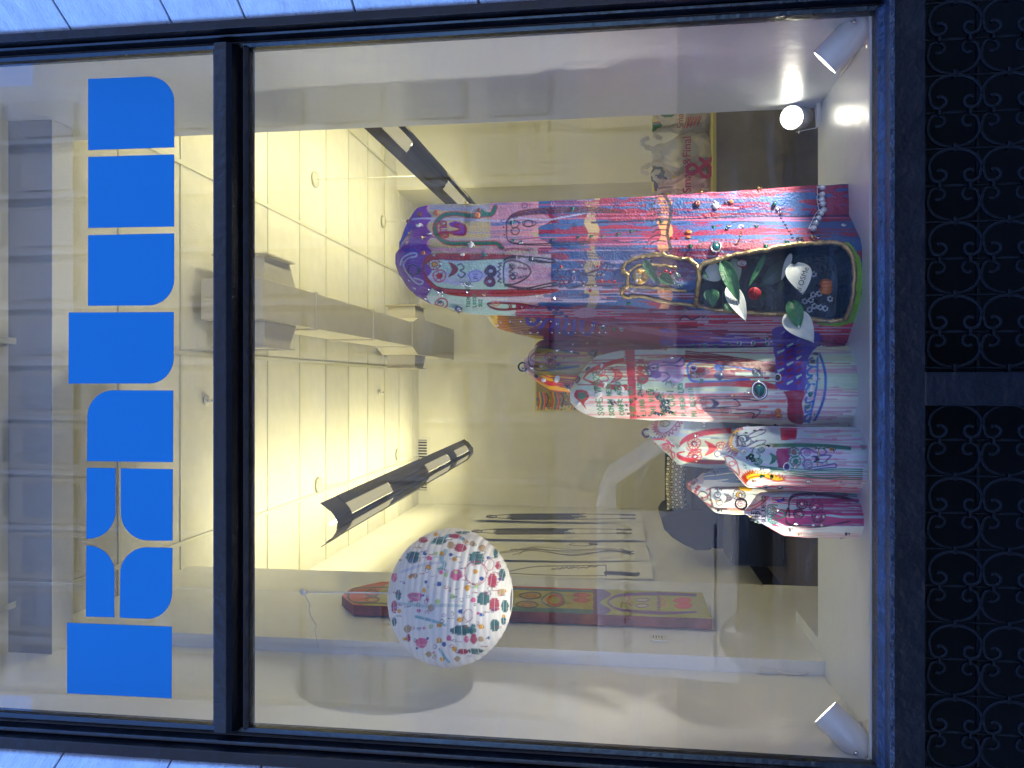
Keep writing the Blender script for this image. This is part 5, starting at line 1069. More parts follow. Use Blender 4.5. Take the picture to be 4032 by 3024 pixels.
many(F_, zE, [('flower', 1560, 260, 12), ('flower', 950, 398, 11), ('flower', 1515, 648, 13), ('flower', 895, 240, 10), ('star', 970, 235, 11), ('tabl', 1045, 217, 8, .5), ('tabl', 1095, 210, 8, .5), ('gem', 1030, 308, 10), ('gem', 1060, 300, 8), ('flowert', 1010, 440, 14), ('flowert', 1030, 465, 11), ('clusd', 990, 455, 11), ('ring', 1590, 370, 10), ('ring', 1645, 368, 9), ('pumpkin', 1710, 380, 9), ('clusd', 1735, 385, 8), ('clusg', 1215, 352, 8), ('ringb', 1160, 345, 10), ('ringv', 1325, 525, 16, 1.4), ('clus', 1400, 528, 12), ('gem', 1660, 495, 13), ('flake', 1535, 540, 10), ('stick', 1600, 415, 18, 1.5), ('stick', 1585, 488, 18, 1.5), ('tabl', 1145, 697, 11, .8), ('tabl', 1265, 705, 11, .8), ('tree', 1105, 605, 13, 1.2), ('bird', 1190, 608, 16, 0), ('clusg', 1035, 648, 10), ('clus', 1100, 545, 10), ('clust', 965, 532, 8), ('clus', 800, 515, 8), ('clus', 825, 555, 8), ('clusg', 900, 590, 7), ('tabl', 865, 250, 8), ('clusg', 850, 355, 8), ('clusd', 910, 178, 7), ('clus', 985, 172, 7), ('clusd', 1230, 165, 10), ('flake', 1790, 655, 9)])
many(G, zE, [('clusd', 735, 730, 12), ('clusd', 735, 900, 13), ('pumpkinb', 590, 795, 8), ('clusg', 720, 825, 9), ('gem', 725, 775, 8), ('clusg', 660, 825, 8), ('flower', 912, 772, 6), ('flower', 920, 850, 6), ('clusd', 625, 580, 9), ('clusd', 700, 590, 13)])
many(H, zE, [('star', x, y, 9) for x, y in ((1410, 795), (1490, 785), (1565, 780), (1455, 852), (1560, 885), (1445, 942), (1590, 965), (1645, 960), (1405, 1025), (1555, 1037), (1630, 1037))] + [('moon', 1262, 820, 20, .4), ('clust', 1200, 915, 11), ('clus', 1250, 905, 8), ('clusd', 1030, 985, 14), ('clust', 1055, 1015, 13), ('clusg', 1010, 955, 11), ('gem', 1070, 1040, 9), ('clus', 1355, 1075, 11), ('clusg', 1435, 1110, 10), ('clusd', 1845, 1108, 12), ('clus', 1800, 1145, 9)])
def torus_on(sc_, x, y, r, rt, m_, name='ring_ornament', tilt=(0, 1, 0), off=0):
    p, nn = sc_.hit(x, y); d = (p - CAM).dot(Fv); r *= d / FPX; rt *= d / FPX; c_ = PY(x, y, p.y)
    MB().tube([c_ + Vector((math.cos(t) * r, math.sin(t) * r * .3, math.sin(t) * r)) for t in np.linspace(0, 6.283, 21)[:-1]], rt, 7, closed=True).obj(name, m_, sc_.root)
torus_on(C_, *zC([(142, 478)])[0], 17, 3.4, blackR); charm('flake', C_, *zC([(165, 505)])[0], 20)
torus_on(E, *zE([(100, 232)])[0], 15, 4, cm('dark_violet_metal', (.05, .03, .12), .15, .8)); torus_on(F_, *zE([(722, 415)])[0], 12, 3, silver)
torus_on(G, *zE([(492, 690)])[0], 13, 8, brownR); torus_on(G, *zE([(527, 662)])[0], 9, 6, cm('mauve_bead', (.25, .14, .17), .25)); torus_on(H, *zE([(925, 850)])[0], 21, 3.5, cm('dark_red_metal', (.06, .01, .03), .15, .7))
# clear bauble garland slung across the tall spire
p0 = A.hit(*zB([(1760, 195)])[0])[0]
gar = empty('bauble_garland', p0, 'string of clear glass baubles hung across the foot of the tallest spire', 'garland')
bp = []
for x, y in ((1760, 192), (1760, 255), (1755, 294), (1760, 330), (1772, 380), (1748, 430), (1733, 467), (1710, 510), (1690, 553)):
    p, nn = A.hit(*zB([(x, y)])[0]); q = p + nn * .013; bp.append(q)
    MB().sphere(q, .0115, 14, 9).obj('bauble', clearR, gar); MB().tube([q + Vector((0, 0, .010)), q + Vector((0, 0, .019))], .003, 6).obj('cap', silver, gar)
MB().tube([q + Vector((0, 0, .018)) for q in bp], .001, 5).obj('thread', M['cord'], gar)
# --- leaves and white bracts in the niche
leafm = mat('green_leaf', (.035, .16, .06), .4, bump=.3, bscale=60, var=.35, vscale=30); bractm = mat('white_bract', (.66, .70, .64), .5, bump=.15, bscale=40, var=.1, vscale=20); darkleaf = mat('dark_leaf', (.015, .05, .035), .45, var=.3)
bq = empty('leaf_arrangement', cx, 'green leaves and white lily bracts sticking out of the dark niche of the tallest spire', 'artificial flowers')
def leaf(base, tip, hw, m_, yb, yt, curl=.25, name='leaf', pleat=True):
    b = PY(*zB([base])[0], yb); t = PY(*zB([tip])[0], yt); L = t - b; w_ = hw / 2.107 / FPX * (b.y - CAM.y)
    view = Vector((0, 1, 0)); sd_ = L.cross(view).normalized(); nn = sd_.cross(L).normalized(); vs = []; fs = []; nu, nv = 14, 16
    if nn.y > 0: nn = -nn
    for i in range(nu + 1):
        u = i / nu; ww = w_ * (math.sin(math.pi * min(1, (u * .97 + .02) ** .72)) ** .85)
        for j in range(nv + 1):
            v = -1 + 2 * j / nv
            vs.append(b + L * u + sd_ * (v * ww) + nn * (curl * w_ * (math.sin(u * math.pi) * .5 + abs(v) ** 1.6 * .55 - u * u * .5) + (.0009 * math.cos(v * 19) if pleat else 0)))
    for i in range(nu):
        for j in range(nv): a_ = i * (nv + 1) + j; fs.append((a_, a_ + 1, a_ + nv + 2, a_ + nv + 1))
    o = MB().add(vs, fs, True).obj(name, m_, bq); md = o.modifiers.new('s', 'SOLIDIFY'); md.thickness = .0007; return o
y0 = YA0
W_ = 'white_bract'
leaf((1535, 825), (1605, 1068), 100, bractm, y0 + .03, y0 - .01, .5, W_); leaf((990, 1010), (1130, 1290), 68, bractm, y0 + .02, y0 - .06, .4, W_); leaf((1480, 1235), (1692, 1465), 105, bractm, y0 + .01, y0 - .07, .4, W_)
leaf((930, 870), (765, 935), 75, bractm, y0 + .06, y0 + .05, .3, W_); leaf((1030, 775), (1060, 985), 48, cm('pale_green_bract', (.30, .36, .26), .5), y0 + .05, y0 + .05, .3, W_); leaf((1505, 735), (1425, 955), 26, bractm, y0 + .08, y0 + .06, .3, W_)
leaf((935, 800), (1075, 1135), 62, leafm, y0 + .01, y0 - .03, .6); leaf((1295, 740), (1150, 1015), 22, leafm, y0 + .03, y0 + .01, .5); leaf((835, 1035), (860, 1175), 62, leafm, y0 + .03, y0 + .0, .3); leaf((1505, 1130), (1575, 1362), 66, leafm, y0 + .0, y0 - .04, .5)
leaf((285, 795), (405, 985), 38, leafm, y0 - .02, y0 - .03, .4); leaf((420, 915), (528, 990), 50, leafm, y0 - .02, y0 - .03, .4); leaf((770, 870), (825, 960), 14, leafm, y0 + .02, y0 + .0, .4); leaf((960, 1150), (1010, 1215), 30, leafm, y0 + .03, y0 + .02, .3)
leaf((1490, 815), (1235, 1010), 72, darkleaf, y0 + .12, y0 + .12, .3); leaf((1130, 760), (1260, 790), 40, darkleaf, y0 + .12, y0 + .12, .3); leaf((1440, 960), (1370, 1110), 20, darkleaf, y0 + .09, y0 + .09, .3); leaf((1290, 1060), (1240, 1120), 26, darkleaf, y0 + .06, y0 + .05, .3)  # first, largest dark leaf stands in for green shadow in the niche
MB().tube([PY(*p, y0 + .08) for p in zB([(1640, 695), (1530, 780), (1535, 830)])], .0012, 5).tube([PY(*p, y0 + .08) for p in zB([(1370, 1110), (1350, 1180), (1345, 1220)])], .0015, 5).tube([PY(*p, y0 + .07) for p in zB([(940, 1050), (940, 1180)])], .0015, 5).obj('stem', leafm, bq)
lt = MB()
for k, ch in enumerate('DMI'):
    pass
def ink_text(body, x, y, size, Y, m_, parent, rotz=0):
    p = PY(*zB([(x, y)])[0], Y); return text_obj('lettering', body, size, p, (R(90), rotz, 0), m_, parent, depth=.0004)
ink_text('DMi OSMe', 1590, 985, .026, y0 - .028, M['ink'], bq, R(18)); ink_text('O/Si0', 1040, 1128, .016, y0 - .05, M['ink'], bq, R(-60))
def rose(x, y, r, Y, m_, label):
    c_ = PY(*zB([(x, y)])[0], Y); r = r / 2.107 / FPX * (Y - CAM.y); t = empty('rose', c_, label, 'flower', None)
    for k in range(9):
        a0 = k * 2.4; rr = r * (1 - k * .095); pts = [c_ + Vector((math.cos(a0 + u) * rr, -.003 * k - .006 * math.sin(u), math.sin(a0 + u) * rr)) for u in np.linspace(0, 2.6, 9)]
        vs = [p for p in pts] + [p * 1.0 + Vector((0, -.014, 0)) + (c_ - p) * .12 for p in pts]; fs = [(i, i + 1, 10 + i, 9 + i) for i in range(8)]
        MB().add(vs, fs, True).obj('petal', m_, t)
    MB().sphere(c_, r, 16, 10, (1, .3, 1)).obj('rose_base', m_, t); return c_, t, r
rm = mat('red_silk', (.42, .012, .03), .6, var=.3, vscale=60)
rose(1203, 1066, 52, y0 - .0, rm, 'red fabric rose in the middle of the dark niche')
c_, t_, r_ = rose(1093, 820, 44, y0 + .06, rm, 'red rose with a white stone in it, by the right rim of the dark niche')
MB().sphere(c_ + Vector((0, -.02, 0)), r_ * .72, 14, 9, (.85, .5, 1.1)).obj('white_stone', whiteR, t_)
po = PY(*zB([(1795, 1010)])[0], y0 + .09); t_ = empty('toy_pumpkin', po, 'orange toy pumpkin standing in the back of the dark niche', 'pumpkin')
pm = MB()
for k in range(9): a_ = k * .698; pm.sphere(po + Vector((math.cos(a_) * .018, math.sin(a_) * .010, 0)), .014, 8, 8, (.8, .8, 1.5))
pm.obj('pumpkin_body', orange, t_); MB().tube([po + Vector((0, 0, .02)), po + Vector((.006, 0, .034))], .003, 6).obj('stalk', blackR, t_)
bd = empty('glass_beads', PY(*zB([(1700, 1090)])[0], y0 + .09), 'clear glass bead flowers lying in the lower left of the dark niche', 'beads')
for x, y in ((1695, 905), (1690, 1075), (1740, 1065), (1670, 1120), (1620, 1130), (1700, 1170), (1750, 1180), (1790, 1190), (1830, 1110), (1660, 1200)):
    q = PY(*zB([(x, y)])[0], y0 + .09); mbb = MB()
    for k in range(6): mbb.sphere(q + Vector((math.cos(k) * .008, 0, math.sin(k) * .008)), .0042, 7, 5)
    mbb.obj('bead_flower', clearR, bd)
# gold face plaque with yellow eyes
q = A.hit(*zB([(255, 925)])[0]); p = q[0] - Vector((0, .006, 0)); t_ = empty('gold_face', p, 'small gold face plaque with yellow flower eyes above the dark niche', 'ornament')
MB().sphere(p, .030, 18, 12, (1.0, .45, .95)).obj('face', M['gold'], t_); MB().sphere(p + Vector((.003, -.012, -.016)), .016, 12, 8, (1, .6, .8)).obj('muzzle', M['gold'], t_)
for x, y in ((245, 885), (250, 965)):
    e = PY(*zB([(x, y)])[0], p.y - .018); MB().sphere(e, .0085, 10, 7, (1, .6, 1)).obj('eye', yelR, t_)
for x, y in ((230, 905), (228, 962)): e = PY(*zB([(x, y)])[0], p.y - .016); MB().sphere(e, .006, 8, 6).obj('pearl', whiteR, t_)

# ================================================================== PAPER LANTERN
Yl = .44; lc = PY(1775, 2349, Yl); dd = (lc - CAM).dot(Fv); rx = 266 * dd / FPX * .985; rz = 241 * dd / FPX * .985
NR, SR, NA = 25, 8, 420; V = []; N_ = []
for j in range(NR * SR + 1):
    t = j / (NR * SR); th = .17 + t * (math.pi - .34); ph = (j % SR) / SR; bul = 1 + .016 * math.sin(math.pi * ph) * (1 - .3 * abs(math.cos(th)))
    a = np.linspace(0, 2 * math.pi, NA, endpoint=False); wv = 1 + .004 * np.sin(a * 5 + j // SR * 1.7)
    V.append(np.stack([math.sin(th) * rx * bul * wv * np.cos(a), math.sin(th) * rx * bul * wv * np.sin(a), np.full(NA, math.cos(th) * rz * bul * 1.02)], -1))
    N_.append(np.stack([math.sin(th) * np.cos(a), math.sin(th) * np.sin(a), np.full(NA, math.cos(th))], -1))
tilt = np.array(Matrix.Rotation(R(1.5), 3, 'Y')); V = np.concatenate(V) @ tilt.T + np.array(lc); N_ = np.concatenate(N_) @ tilt.T
lan = empty('paper_lantern', lc, 'round ribbed white paper lantern painted with coloured dots, hanging on a white cord', 'lantern')
c = Canvas(V, N_); c.C[:] = (.87, .865, .87)
def zL(p): return [(1500 + x / 2.765, 2050 + y / 2.765) for x, y in p]
nz_ = np.clip((fbm(V[:, 0] * 9 + 5, V[:, 2] * 9 + 9, 4) - .5) * 5, 0, 1)[:, None]; c.C = c.C * (1 - nz_ * .3) + np.array([.62, .66, .80]) * nz_ * .3
TE = s2l((10, 105, 110), .8); MG = s2l((190, 35, 85), .8); YW = s2l((245, 180, 25), .8); BL = s2l((25, 90, 180), .8); PK = s2l((240, 110, 165), .8); SA = s2l((205, 175, 135), .8); LG = s2l((185, 220, 145), .9); CY = s2l((80, 175, 200), .8)
c.line(zL([(380, 1045), (560, 1090), (700, 1140)]), 10, CY, .8); c.line(zL([(170, 900), (500, 930), (700, 920), (880, 930)]), 11, CY, .45); c.line(zL([(220, 560), (500, 470), (700, 460)]), 10, s2l((170, 180, 215), 1.1), .6)
c.line(zL([(560, 240), (660, 200), (760, 160), (900, 200)]), 12, CY, .8); c.line(zL([(700, 330), (660, 420), (690, 480), (640, 540)]), 16, CY, .7); c.line(zL([(640, 1400), (690, 1480), (740, 1540)]), 10, CY, .85)
def brush(x, y, w_, h, col, n=7):
    for k in range(n):
        yy = y - w_ / 2 + w_ * k / (n - 1); L = h * math.sqrt(max(.1, 1 - (2 * k / (n - 1) - 1) ** 2 * .8)) * random.uniform(.8, 1.1); c.line(zL([(x - L / 2, yy), (x + L / 2, yy + random.uniform(-6, 6))]), w_ / n / 2.1 * random.uniform(.8, 1.3), col)
for x, y, w_, h in ((345, 400, 110, 130), (1040, 410, 120, 160), (190, 810, 90, 45), (1115, 850, 110, 130), (880, 1195, 90, 230), (1005, 1195, 120, 50), (1350, 930, 110, 60), (1240, 1140, 110, 90), (1030, 1420, 50, 180), (1320, 590, 110, 50), (640, 220, 70, 140), (890, 130, 24, 150), (1250, 360, 80, 40), (1335, 1090, 70, 45), (145, 1100, 80, 40), (370, 375, 60, 110)): brush(x, y, w_, h, TE)
for x, y, w_, h in ((865, 295, 75, 120), (820, 590, 100, 120), (1215, 650, 130, 90), (1235, 915, 120, 100), (440, 1330, 90, 120), (370, 830, 80, 150), (145, 620, 80, 50), (145, 940, 110, 50), (460, 210, 50, 100), (810, 170, 40, 120), (1010, 1290, 90, 60), (890, 1425, 50, 110), (1275, 490, 70, 50), (300, 1280, 70, 30), (930, 1290, 60, 50)): brush(x, y, w_, h, MG if (x + y) % 3 else PK)
for x, y, r1, col in ((665, 355, 20, YW), (800, 420, 22, YW), (515, 510, 24, YW), (470, 760, 18, YW), (940, 730, 26, YW), (865, 1080, 30, YW), (635, 1140, 24, YW), (1090, 1155, 26, YW), (630, 1305, 26, YW), (320, 610, 20, YW), (200, 985, 18, YW), (925, 225, 18, YW), (1340, 765, 22, YW), (260, 1290, 18, YW), (800, 1395, 24, YW), (665, 1508, 22, YW), (595, 150, 18, YW), (1335, 1040, 16, YW), (1025, 555, 22, YW), (475, 358, 18, BL), (760, 370, 18, BL), (635, 690, 22, BL), (1095, 630, 22, BL), (865, 990, 24, BL), (1095, 1025, 20, BL), (490, 668, 14, BL), (1170, 405, 18, BL), (685, 1345, 20, BL), (510, 1280, 12, BL), (390, 1390, 10, BL), (1175, 1275, 14, BL), (250, 680, 10, BL), (460, 815, 12, BL), (1295, 635, 14, BL), (525, 410, 24, PK), (655, 565, 20, PK), (505, 860, 16, PK), (410, 980, 20, PK), (1005, 865, 24, PK), (470, 1170, 14, PK), (1060, 1010, 14, PK), (575, 1440, 14, PK), (740, 1280, 24, PK), (760, 265, 34, SA), (995, 250, 26, SA), (1100, 300, 32, SA), (370, 600, 26, SA), (545, 950, 28, SA), (290, 1180, 34, SA), (1310, 780, 36, SA), (520, 1455, 28, SA), (1085, 1290, 28, SA), (830, 1505, 26, SA), (600, 360, 20, LG), (710, 590, 20, LG), (1040, 710, 20, LG), (615, 880, 24, LG), (780, 830, 22, LG), (545, 1150, 20, LG), (585, 1465, 16, LG), (815, 560, 18, LG), (430, 295, 10, SA), (210, 430, 14, SA)):
    c.ell(*zL([(x, y)])[0], r1 / 2.3, r1 / 2.3 * random.uniform(.8, 1.15), 0, col, col)
for k in range(105):
    a_ = random.uniform(0, 6.28); q = math.sqrt(random.random()) * 1.0; x = 755 + math.cos(a_) * q * 610; y = 830 + math.sin(a_) * q * 690; col = random.choice([MG, MG, s2l((205, 70, 60), 1.1), s2l((120, 120, 160), 1.1), TE, CRIM, BL, NAVY, s2l((160, 130, 190), 1.1)])
    if random.random() < .45: c.ell(*zL([(x, y)])[0], random.uniform(3, 9), random.uniform(3, 9), 1.8, col)
    else: L = random.uniform(20, 75); c.line(zL([(x - L / 2, y), (x, y + random.uniform(-8, 8)), (x + L / 2, y + random.uniform(-6, 6))]), 2.4, col)
for o_, col in ((0, MG), (0, MG)): c.ell(*zL([(1030, 570)])[0], 43, 45, 2, col)
for x, y in ((1250, 620), (1180, 480), (950, 1030)): c.ell(*zL([(x, y)])[0], 18, 22, 2, MG)
rows = NR * SR + 1; j, i = np.meshgrid(np.arange(rows - 1), np.arange(NA), indexing='ij'); i2 = (i + 1) % NA
F = np.stack([j * NA + i, (j + 1) * NA + i, (j + 1) * NA + i2, j * NA + i2], -1).reshape(-1, 4)
def grid_mesh(name, V, F, C, m_, parent):
    me = bpy.data.meshes.new(name); me.vertices.add(len(V)); me.vertices.foreach_set('co', np.asarray(V, np.float32).ravel()); me.loops.add(len(F) * 4); me.loops.foreach_set('vertex_index', F.ravel().astype(np.int32))
    me.polygons.add(len(F)); me.polygons.foreach_set('loop_start', (np.arange(len(F)) * 4).astype(np.int32)); me.polygons.foreach_set('use_smooth', np.ones(len(F), bool)); me.update(calc_edges=True)
    a = me.color_attributes.new('paint', 'FLOAT_COLOR', 'POINT'); a.data.foreach_set('color', np.concatenate([np.clip(C, 0, .9), np.ones((len(V), 1))], 1).astype(np.float32).ravel()); return link(name, me, m_, parent)
grid_mesh('paper_shade', V, F, c.C, paintmat('lantern_paper', .7, .12, 90, .2), lan)
wire = MB()
for k in range(1, NR):
    th = .17 + k / NR * (math.pi - .34); T3 = Matrix.Rotation(R(1.5), 3, 'Y')
    wire.tube([lc + T3 @ Vector((math.sin(th) * rx * 1.0 * math.cos(a), math.sin(th) * rx * math.sin(a), math.cos(th) * rz * 1.02)) for a in np.linspace(0, 6.283, 61)[:-1]], .0011, 4, closed=True)
tag(wire.obj('wire_ribs', M['cord'], lan), kind='stuff')
T3 = Matrix.Rotation(R(1.5), 3, 'Y')
for s_ in (1, -1):
    MB().tube([lc + T3 @ Vector((math.sin(.17) * rx * math.cos(a), math.sin(.17) * rx * math.sin(a), s_ * math.cos(.17) * rz * 1.02)) for a in np.linspace(0, 6.283, 33)[:-1]], .0025, 6, closed=True).obj('rim_ring', M['cord'], lan)
top = lc + T3 @ Vector((0, 0, rz)); knot = PY(1195, 2331, Yl); hook = PX(1257, 2560, xlw + .01)
MB().tube([top - Vector((0, 0, .02)), top * .5 + knot * .5 + Vector((0, 0, 0)), knot], .0032, 6).obj('hanging_cord', M['cord'], lan)
MB().sphere(knot, .011, 8, 6, (1, .8, .9)).tube([knot + Vector((math.cos(t) * .012, 0, math.sin(t) * .012)) for t in np.linspace(0, 5, 8)], .003, 6).obj('knot', M['cord'], lan)
hk = PX(1257, 2562, xlw + .004)
ends = [knot] + [PY(x, y, Yl + (hk.y - Yl) * f) for x, y, f in ((1205, 2352, .1), (1219, 2380, .25), (1217, 2405, .35), (1228, 2435, .5), (1244, 2462, .65), (1240, 2485, .75), (1248, 2520, .9))] + [hk]
MB().tube(catmull(ends, 5), .0022, 6).obj('loose_cord', M['cord'], lan)
MB().tube([knot, Vector((knot.x, knot.y, 4.7))], .0004, 4).obj('nylon_line', M['cord'], lan)
MB().tube([hk - Vector((.004, 0, 0)), hk + Vector((.012, 0, 0)), hk + Vector((.018, 0, .012))], .002, 6).obj('cup_hook', M['grey'], lan)

# ================================================================== BLUE LETTERING ON THE TRANSOM
def t1(p): return (p[0] * .9116, p[1] * .9114)
def t2(p): return (p[0] * .9116, 1512 + p[1] * .9114)
def arc(s_, cnr, e_, n=10):
    out = []
    for k in range(n + 1):
        a_ = k / n * math.pi / 2; u = 1 - math.cos(a_); v = 1 - math.sin(a_)
        out.append((s_[0] * 1 + (cnr[0] - s_[0]) * math.sin(a_) + (e_[0] - cnr[0]) * u, s_[1] + (cnr[1] - s_[1]) * math.sin(a_) + (e_[1] - cnr[1]) * u))
    return out
sg = empty('blue_window_lettering', PY(600, 1500, -.004), 'row of solid blue rounded block letters stuck on the transom glass', 'lettering')
shapes = [
 (t1, [(381, 341)] + arc((640, 331), (753, 327), (753, 440)) + [(753, 637), (381, 649)]),
 (t1, [(381, 678), (753, 667), (753, 979), (381, 985)]),
 (t1, [(381, 1016), (753, 1008)] + arc((753, 1205), (753, 1320), (640, 1320)) + [(380, 1321)]),
 (t1, [(297, 1350), (751, 1348)] + arc((751, 1545), (751, 1657), (645, 1657)) + [(296, 1657)]),
 (t2, arc((378, 140), (378, 27), (490, 27)) + [(749, 28), (748, 338), (376, 333)]),
 (t2, [(375, 362), (499, 363)] + arc((499, 550), (499, 668), (385, 668)) + [(373, 668)]),
 (t2, [(522, 364), (747, 368), (746, 677)] + arc((640, 676), (522, 676), (522, 555))),
 (t2, [(373, 697)] + arc((380, 698), (495, 698), (495, 815)) + [(494, 1008), (371, 1005)]),
 (t2, arc((519, 820), (519, 705), (635, 705)) + [(746, 708)] + arc((744, 900), (744, 1014), (640, 1014)) + [(518, 1010)]),
 (t2, [(290, 1031), (743, 1048), (742, 1358), (290, 1336)])]
for T, P in shapes: MB().prism([PY(*T(p), -.0035) for p in P], (0, -.0006, 0)).obj('vinyl_block', M['blue'], sg)

# ================================================================== WALL ART
def sheet(name, quad, nu, nv, m_, paintf, label, cat, group=None, thick=0, edge=None, taper=None):
    """quad: four corners (top-left, top-right, bottom-right, bottom-left) in world space"""
    tl, tr_, br, bl = [np.array(q) for q in quad]; u, v = np.meshgrid(np.linspace(0, 1, nu), np.linspace(0, 1, nv)); uu = u.copy()
    if taper is not None: uu = .5 + (u - .5) * np.interp(v, *taper)
    U = uu[..., None]; Vv = v[..., None]; P = (tl * (1 - U) + tr_ * U) * (1 - Vv) + (bl * (1 - U) + br * U) * Vv
    nrm = np.cross(tr_ - tl, tl - bl); nrm /= np.linalg.norm(nrm)
    if nrm @ (np.array(CAM) - tl) < 0: nrm = -nrm
    if thick == 0:
        P = P + nrm * ((.012 * np.sin(u * 3.1 + 1) * v ** 3 + .004 * np.sin(v * 9 + quad[0].y * 7) + .004)[..., None])
    V = P.reshape(-1, 3); c = Canvas(V, np.repeat(nrm[None], len(V), 0)); t = empty(name, Vector(P[-1, nu // 2]), label, cat, group)
    paintf(c, u.reshape(-1), v.reshape(-1)); j, i = np.meshgrid(np.arange(nv - 1), np.arange(nu - 1), indexing='ij'); F = np.stack([j * nu + i, j * nu + i + 1, (j + 1) * nu + i + 1, (j + 1) * nu + i], -1).reshape(-1, 4)
    o = grid_mesh('painted_face', V, F, c.C, m_, t)
    if thick:
        ring = [P[0, k] for k in range(nu)] + [P[k, -1] for k in range(1, nv)] + [P[-1, k] for k in range(nu - 2, -1, -1)] + [P[k, 0] for k in range(nv - 2, 0, -1)]; n = len(ring)
        vs = ring + [q - nrm * thick for q in ring]
        mb = MB(); mb.add(vs, [(a, (a + 1) % n, n + (a + 1) % n, n + a) for a in range(n)]); e_ = mb.obj('board_edge', edge, t)
    return t
pm_ = paintmat('ink_on_paper', .75, .05, 40); pg_ = paintmat('acrylic_paint', .4, .25, 60)
XS = XL + .022
def q4(a, b, c_, d): return [PX(*p, XS) for p in (a, b, c_, d)]
def flat(c_): c_.C[:] = (.80, .79, .72)
def figure(c_, x0, x1, y, dark, seed):
    random.seed(seed); w_ = 11
    c_.ell(x0 + 22, y, 20, 5, 2.5, INK)
    for s_ in (-1, 1): c_.line([(x0 + 5, y), (x0 + 60, y + s_ * 6), (x0 + 110, y + s_ * 9), (x0 + 200, y + s_ * w_), (x0 + 400, y + s_ * (w_ - 1)), (x1 - 60, y + s_ * 8)], 2.2, INK)
    for k in range(9 if dark else 0): c_.line([(x0 + 85 + random.uniform(0, 20), y - w_ + 2 + k * 2.6), (x0 + 200, y - w_ + k * 2.6 + 1), (x0 + 350 + random.uniform(-20, 60), y - w_ + k * 2.6)], 3.2, INK, .85)
    for s_ in (-1, 1): c_.line([(x1 - 70, y + s_ * 7), (x1 - 15, y + s_ * 7 + 1)], 6, INK, .9)
def d1(c_, u, v): flat(c_); figure(c_, 1912, 2515, 2034, True, 1)
def d2(c_, u, v): flat(c_); figure(c_, 1856, 2500, 2092, True, 2)
def d3(c_, u, v):
    flat(c_); random.seed(3)
    for k in range(7): c_.line([(1960 + random.uniform(-20, 90), 2168 + random.uniform(-10, 20)), (2100, 2160 + random.uniform(-8, 14)), (2250, 2172 + random.uniform(-12, 16)), (2400, 2168 + random.uniform(-10, 14)), (2480 + random.uniform(-20, 20), 2182 + random.uniform(-12, 12))], 2, INK, .75)
    c_.ell(2290, 2143, 45, 6, 2, INK); c_.line([(2322, 2141), (2350, 2143)], 8, INK, .9)
    for k in range(5): c_.line([(2440 + k * 10, 2160 + k * 3), (2480 + k * 4, 2178 - k * 2)], 2.5, INK, .8)
def d4(c_, u, v):
    flat(c_); random.seed(5); c_.line([(1990, 2253), (2100, 2232), (2250, 2228), (2385, 2226)], 2.5, INK); c_.line([(1990, 2256), (2100, 2262), (2250, 2267), (2386, 2267)], 2.5, INK); c_.line([(2386, 2225), (2387, 2268)], 3, INK)
    c_.line([(2386, 2256), (2440, 2258), (2500, 2262), (2512, 2260)], 15, NAVY * .5)
    for k in range(26): c_.line([(2170 + k * 7, 2241 - k * .3 + random.uniform(-3, 3)), (2178 + k * 7, 2237 - k * .3 + random.uniform(-3, 3))], 2.5, INK, .8)
gD = 'tall ink drawings on paper pinned along the left wall'
for k, (q, f, lab) in enumerate(((q4((1896, 2010), (1858, 2049), (2537, 2062), (2523, 2021)), d1, 'tall paper drawing of a figure in solid black coat, nearest the far corner'), (q4((1845, 2064), (1790, 2124), (2543, 2128), (2530, 2066)), d2, 'tall paper drawing of a thin figure with long black hair, second from the far corner'),
      (q4((1780, 2134), (1700, 2208), (2560, 2208), (2541, 2142)), d3, 'tall paper drawing of loose thin lines above the knife drawing'), (q4((1690, 2216), (1640, 2266), (2572, 2280), (2562, 2218)), d4, 'tall paper drawing of a large knife with a dark handle'))):
    sheet('ink_drawing', q, 40, 330, pm_, f, lab, 'drawing', gD)
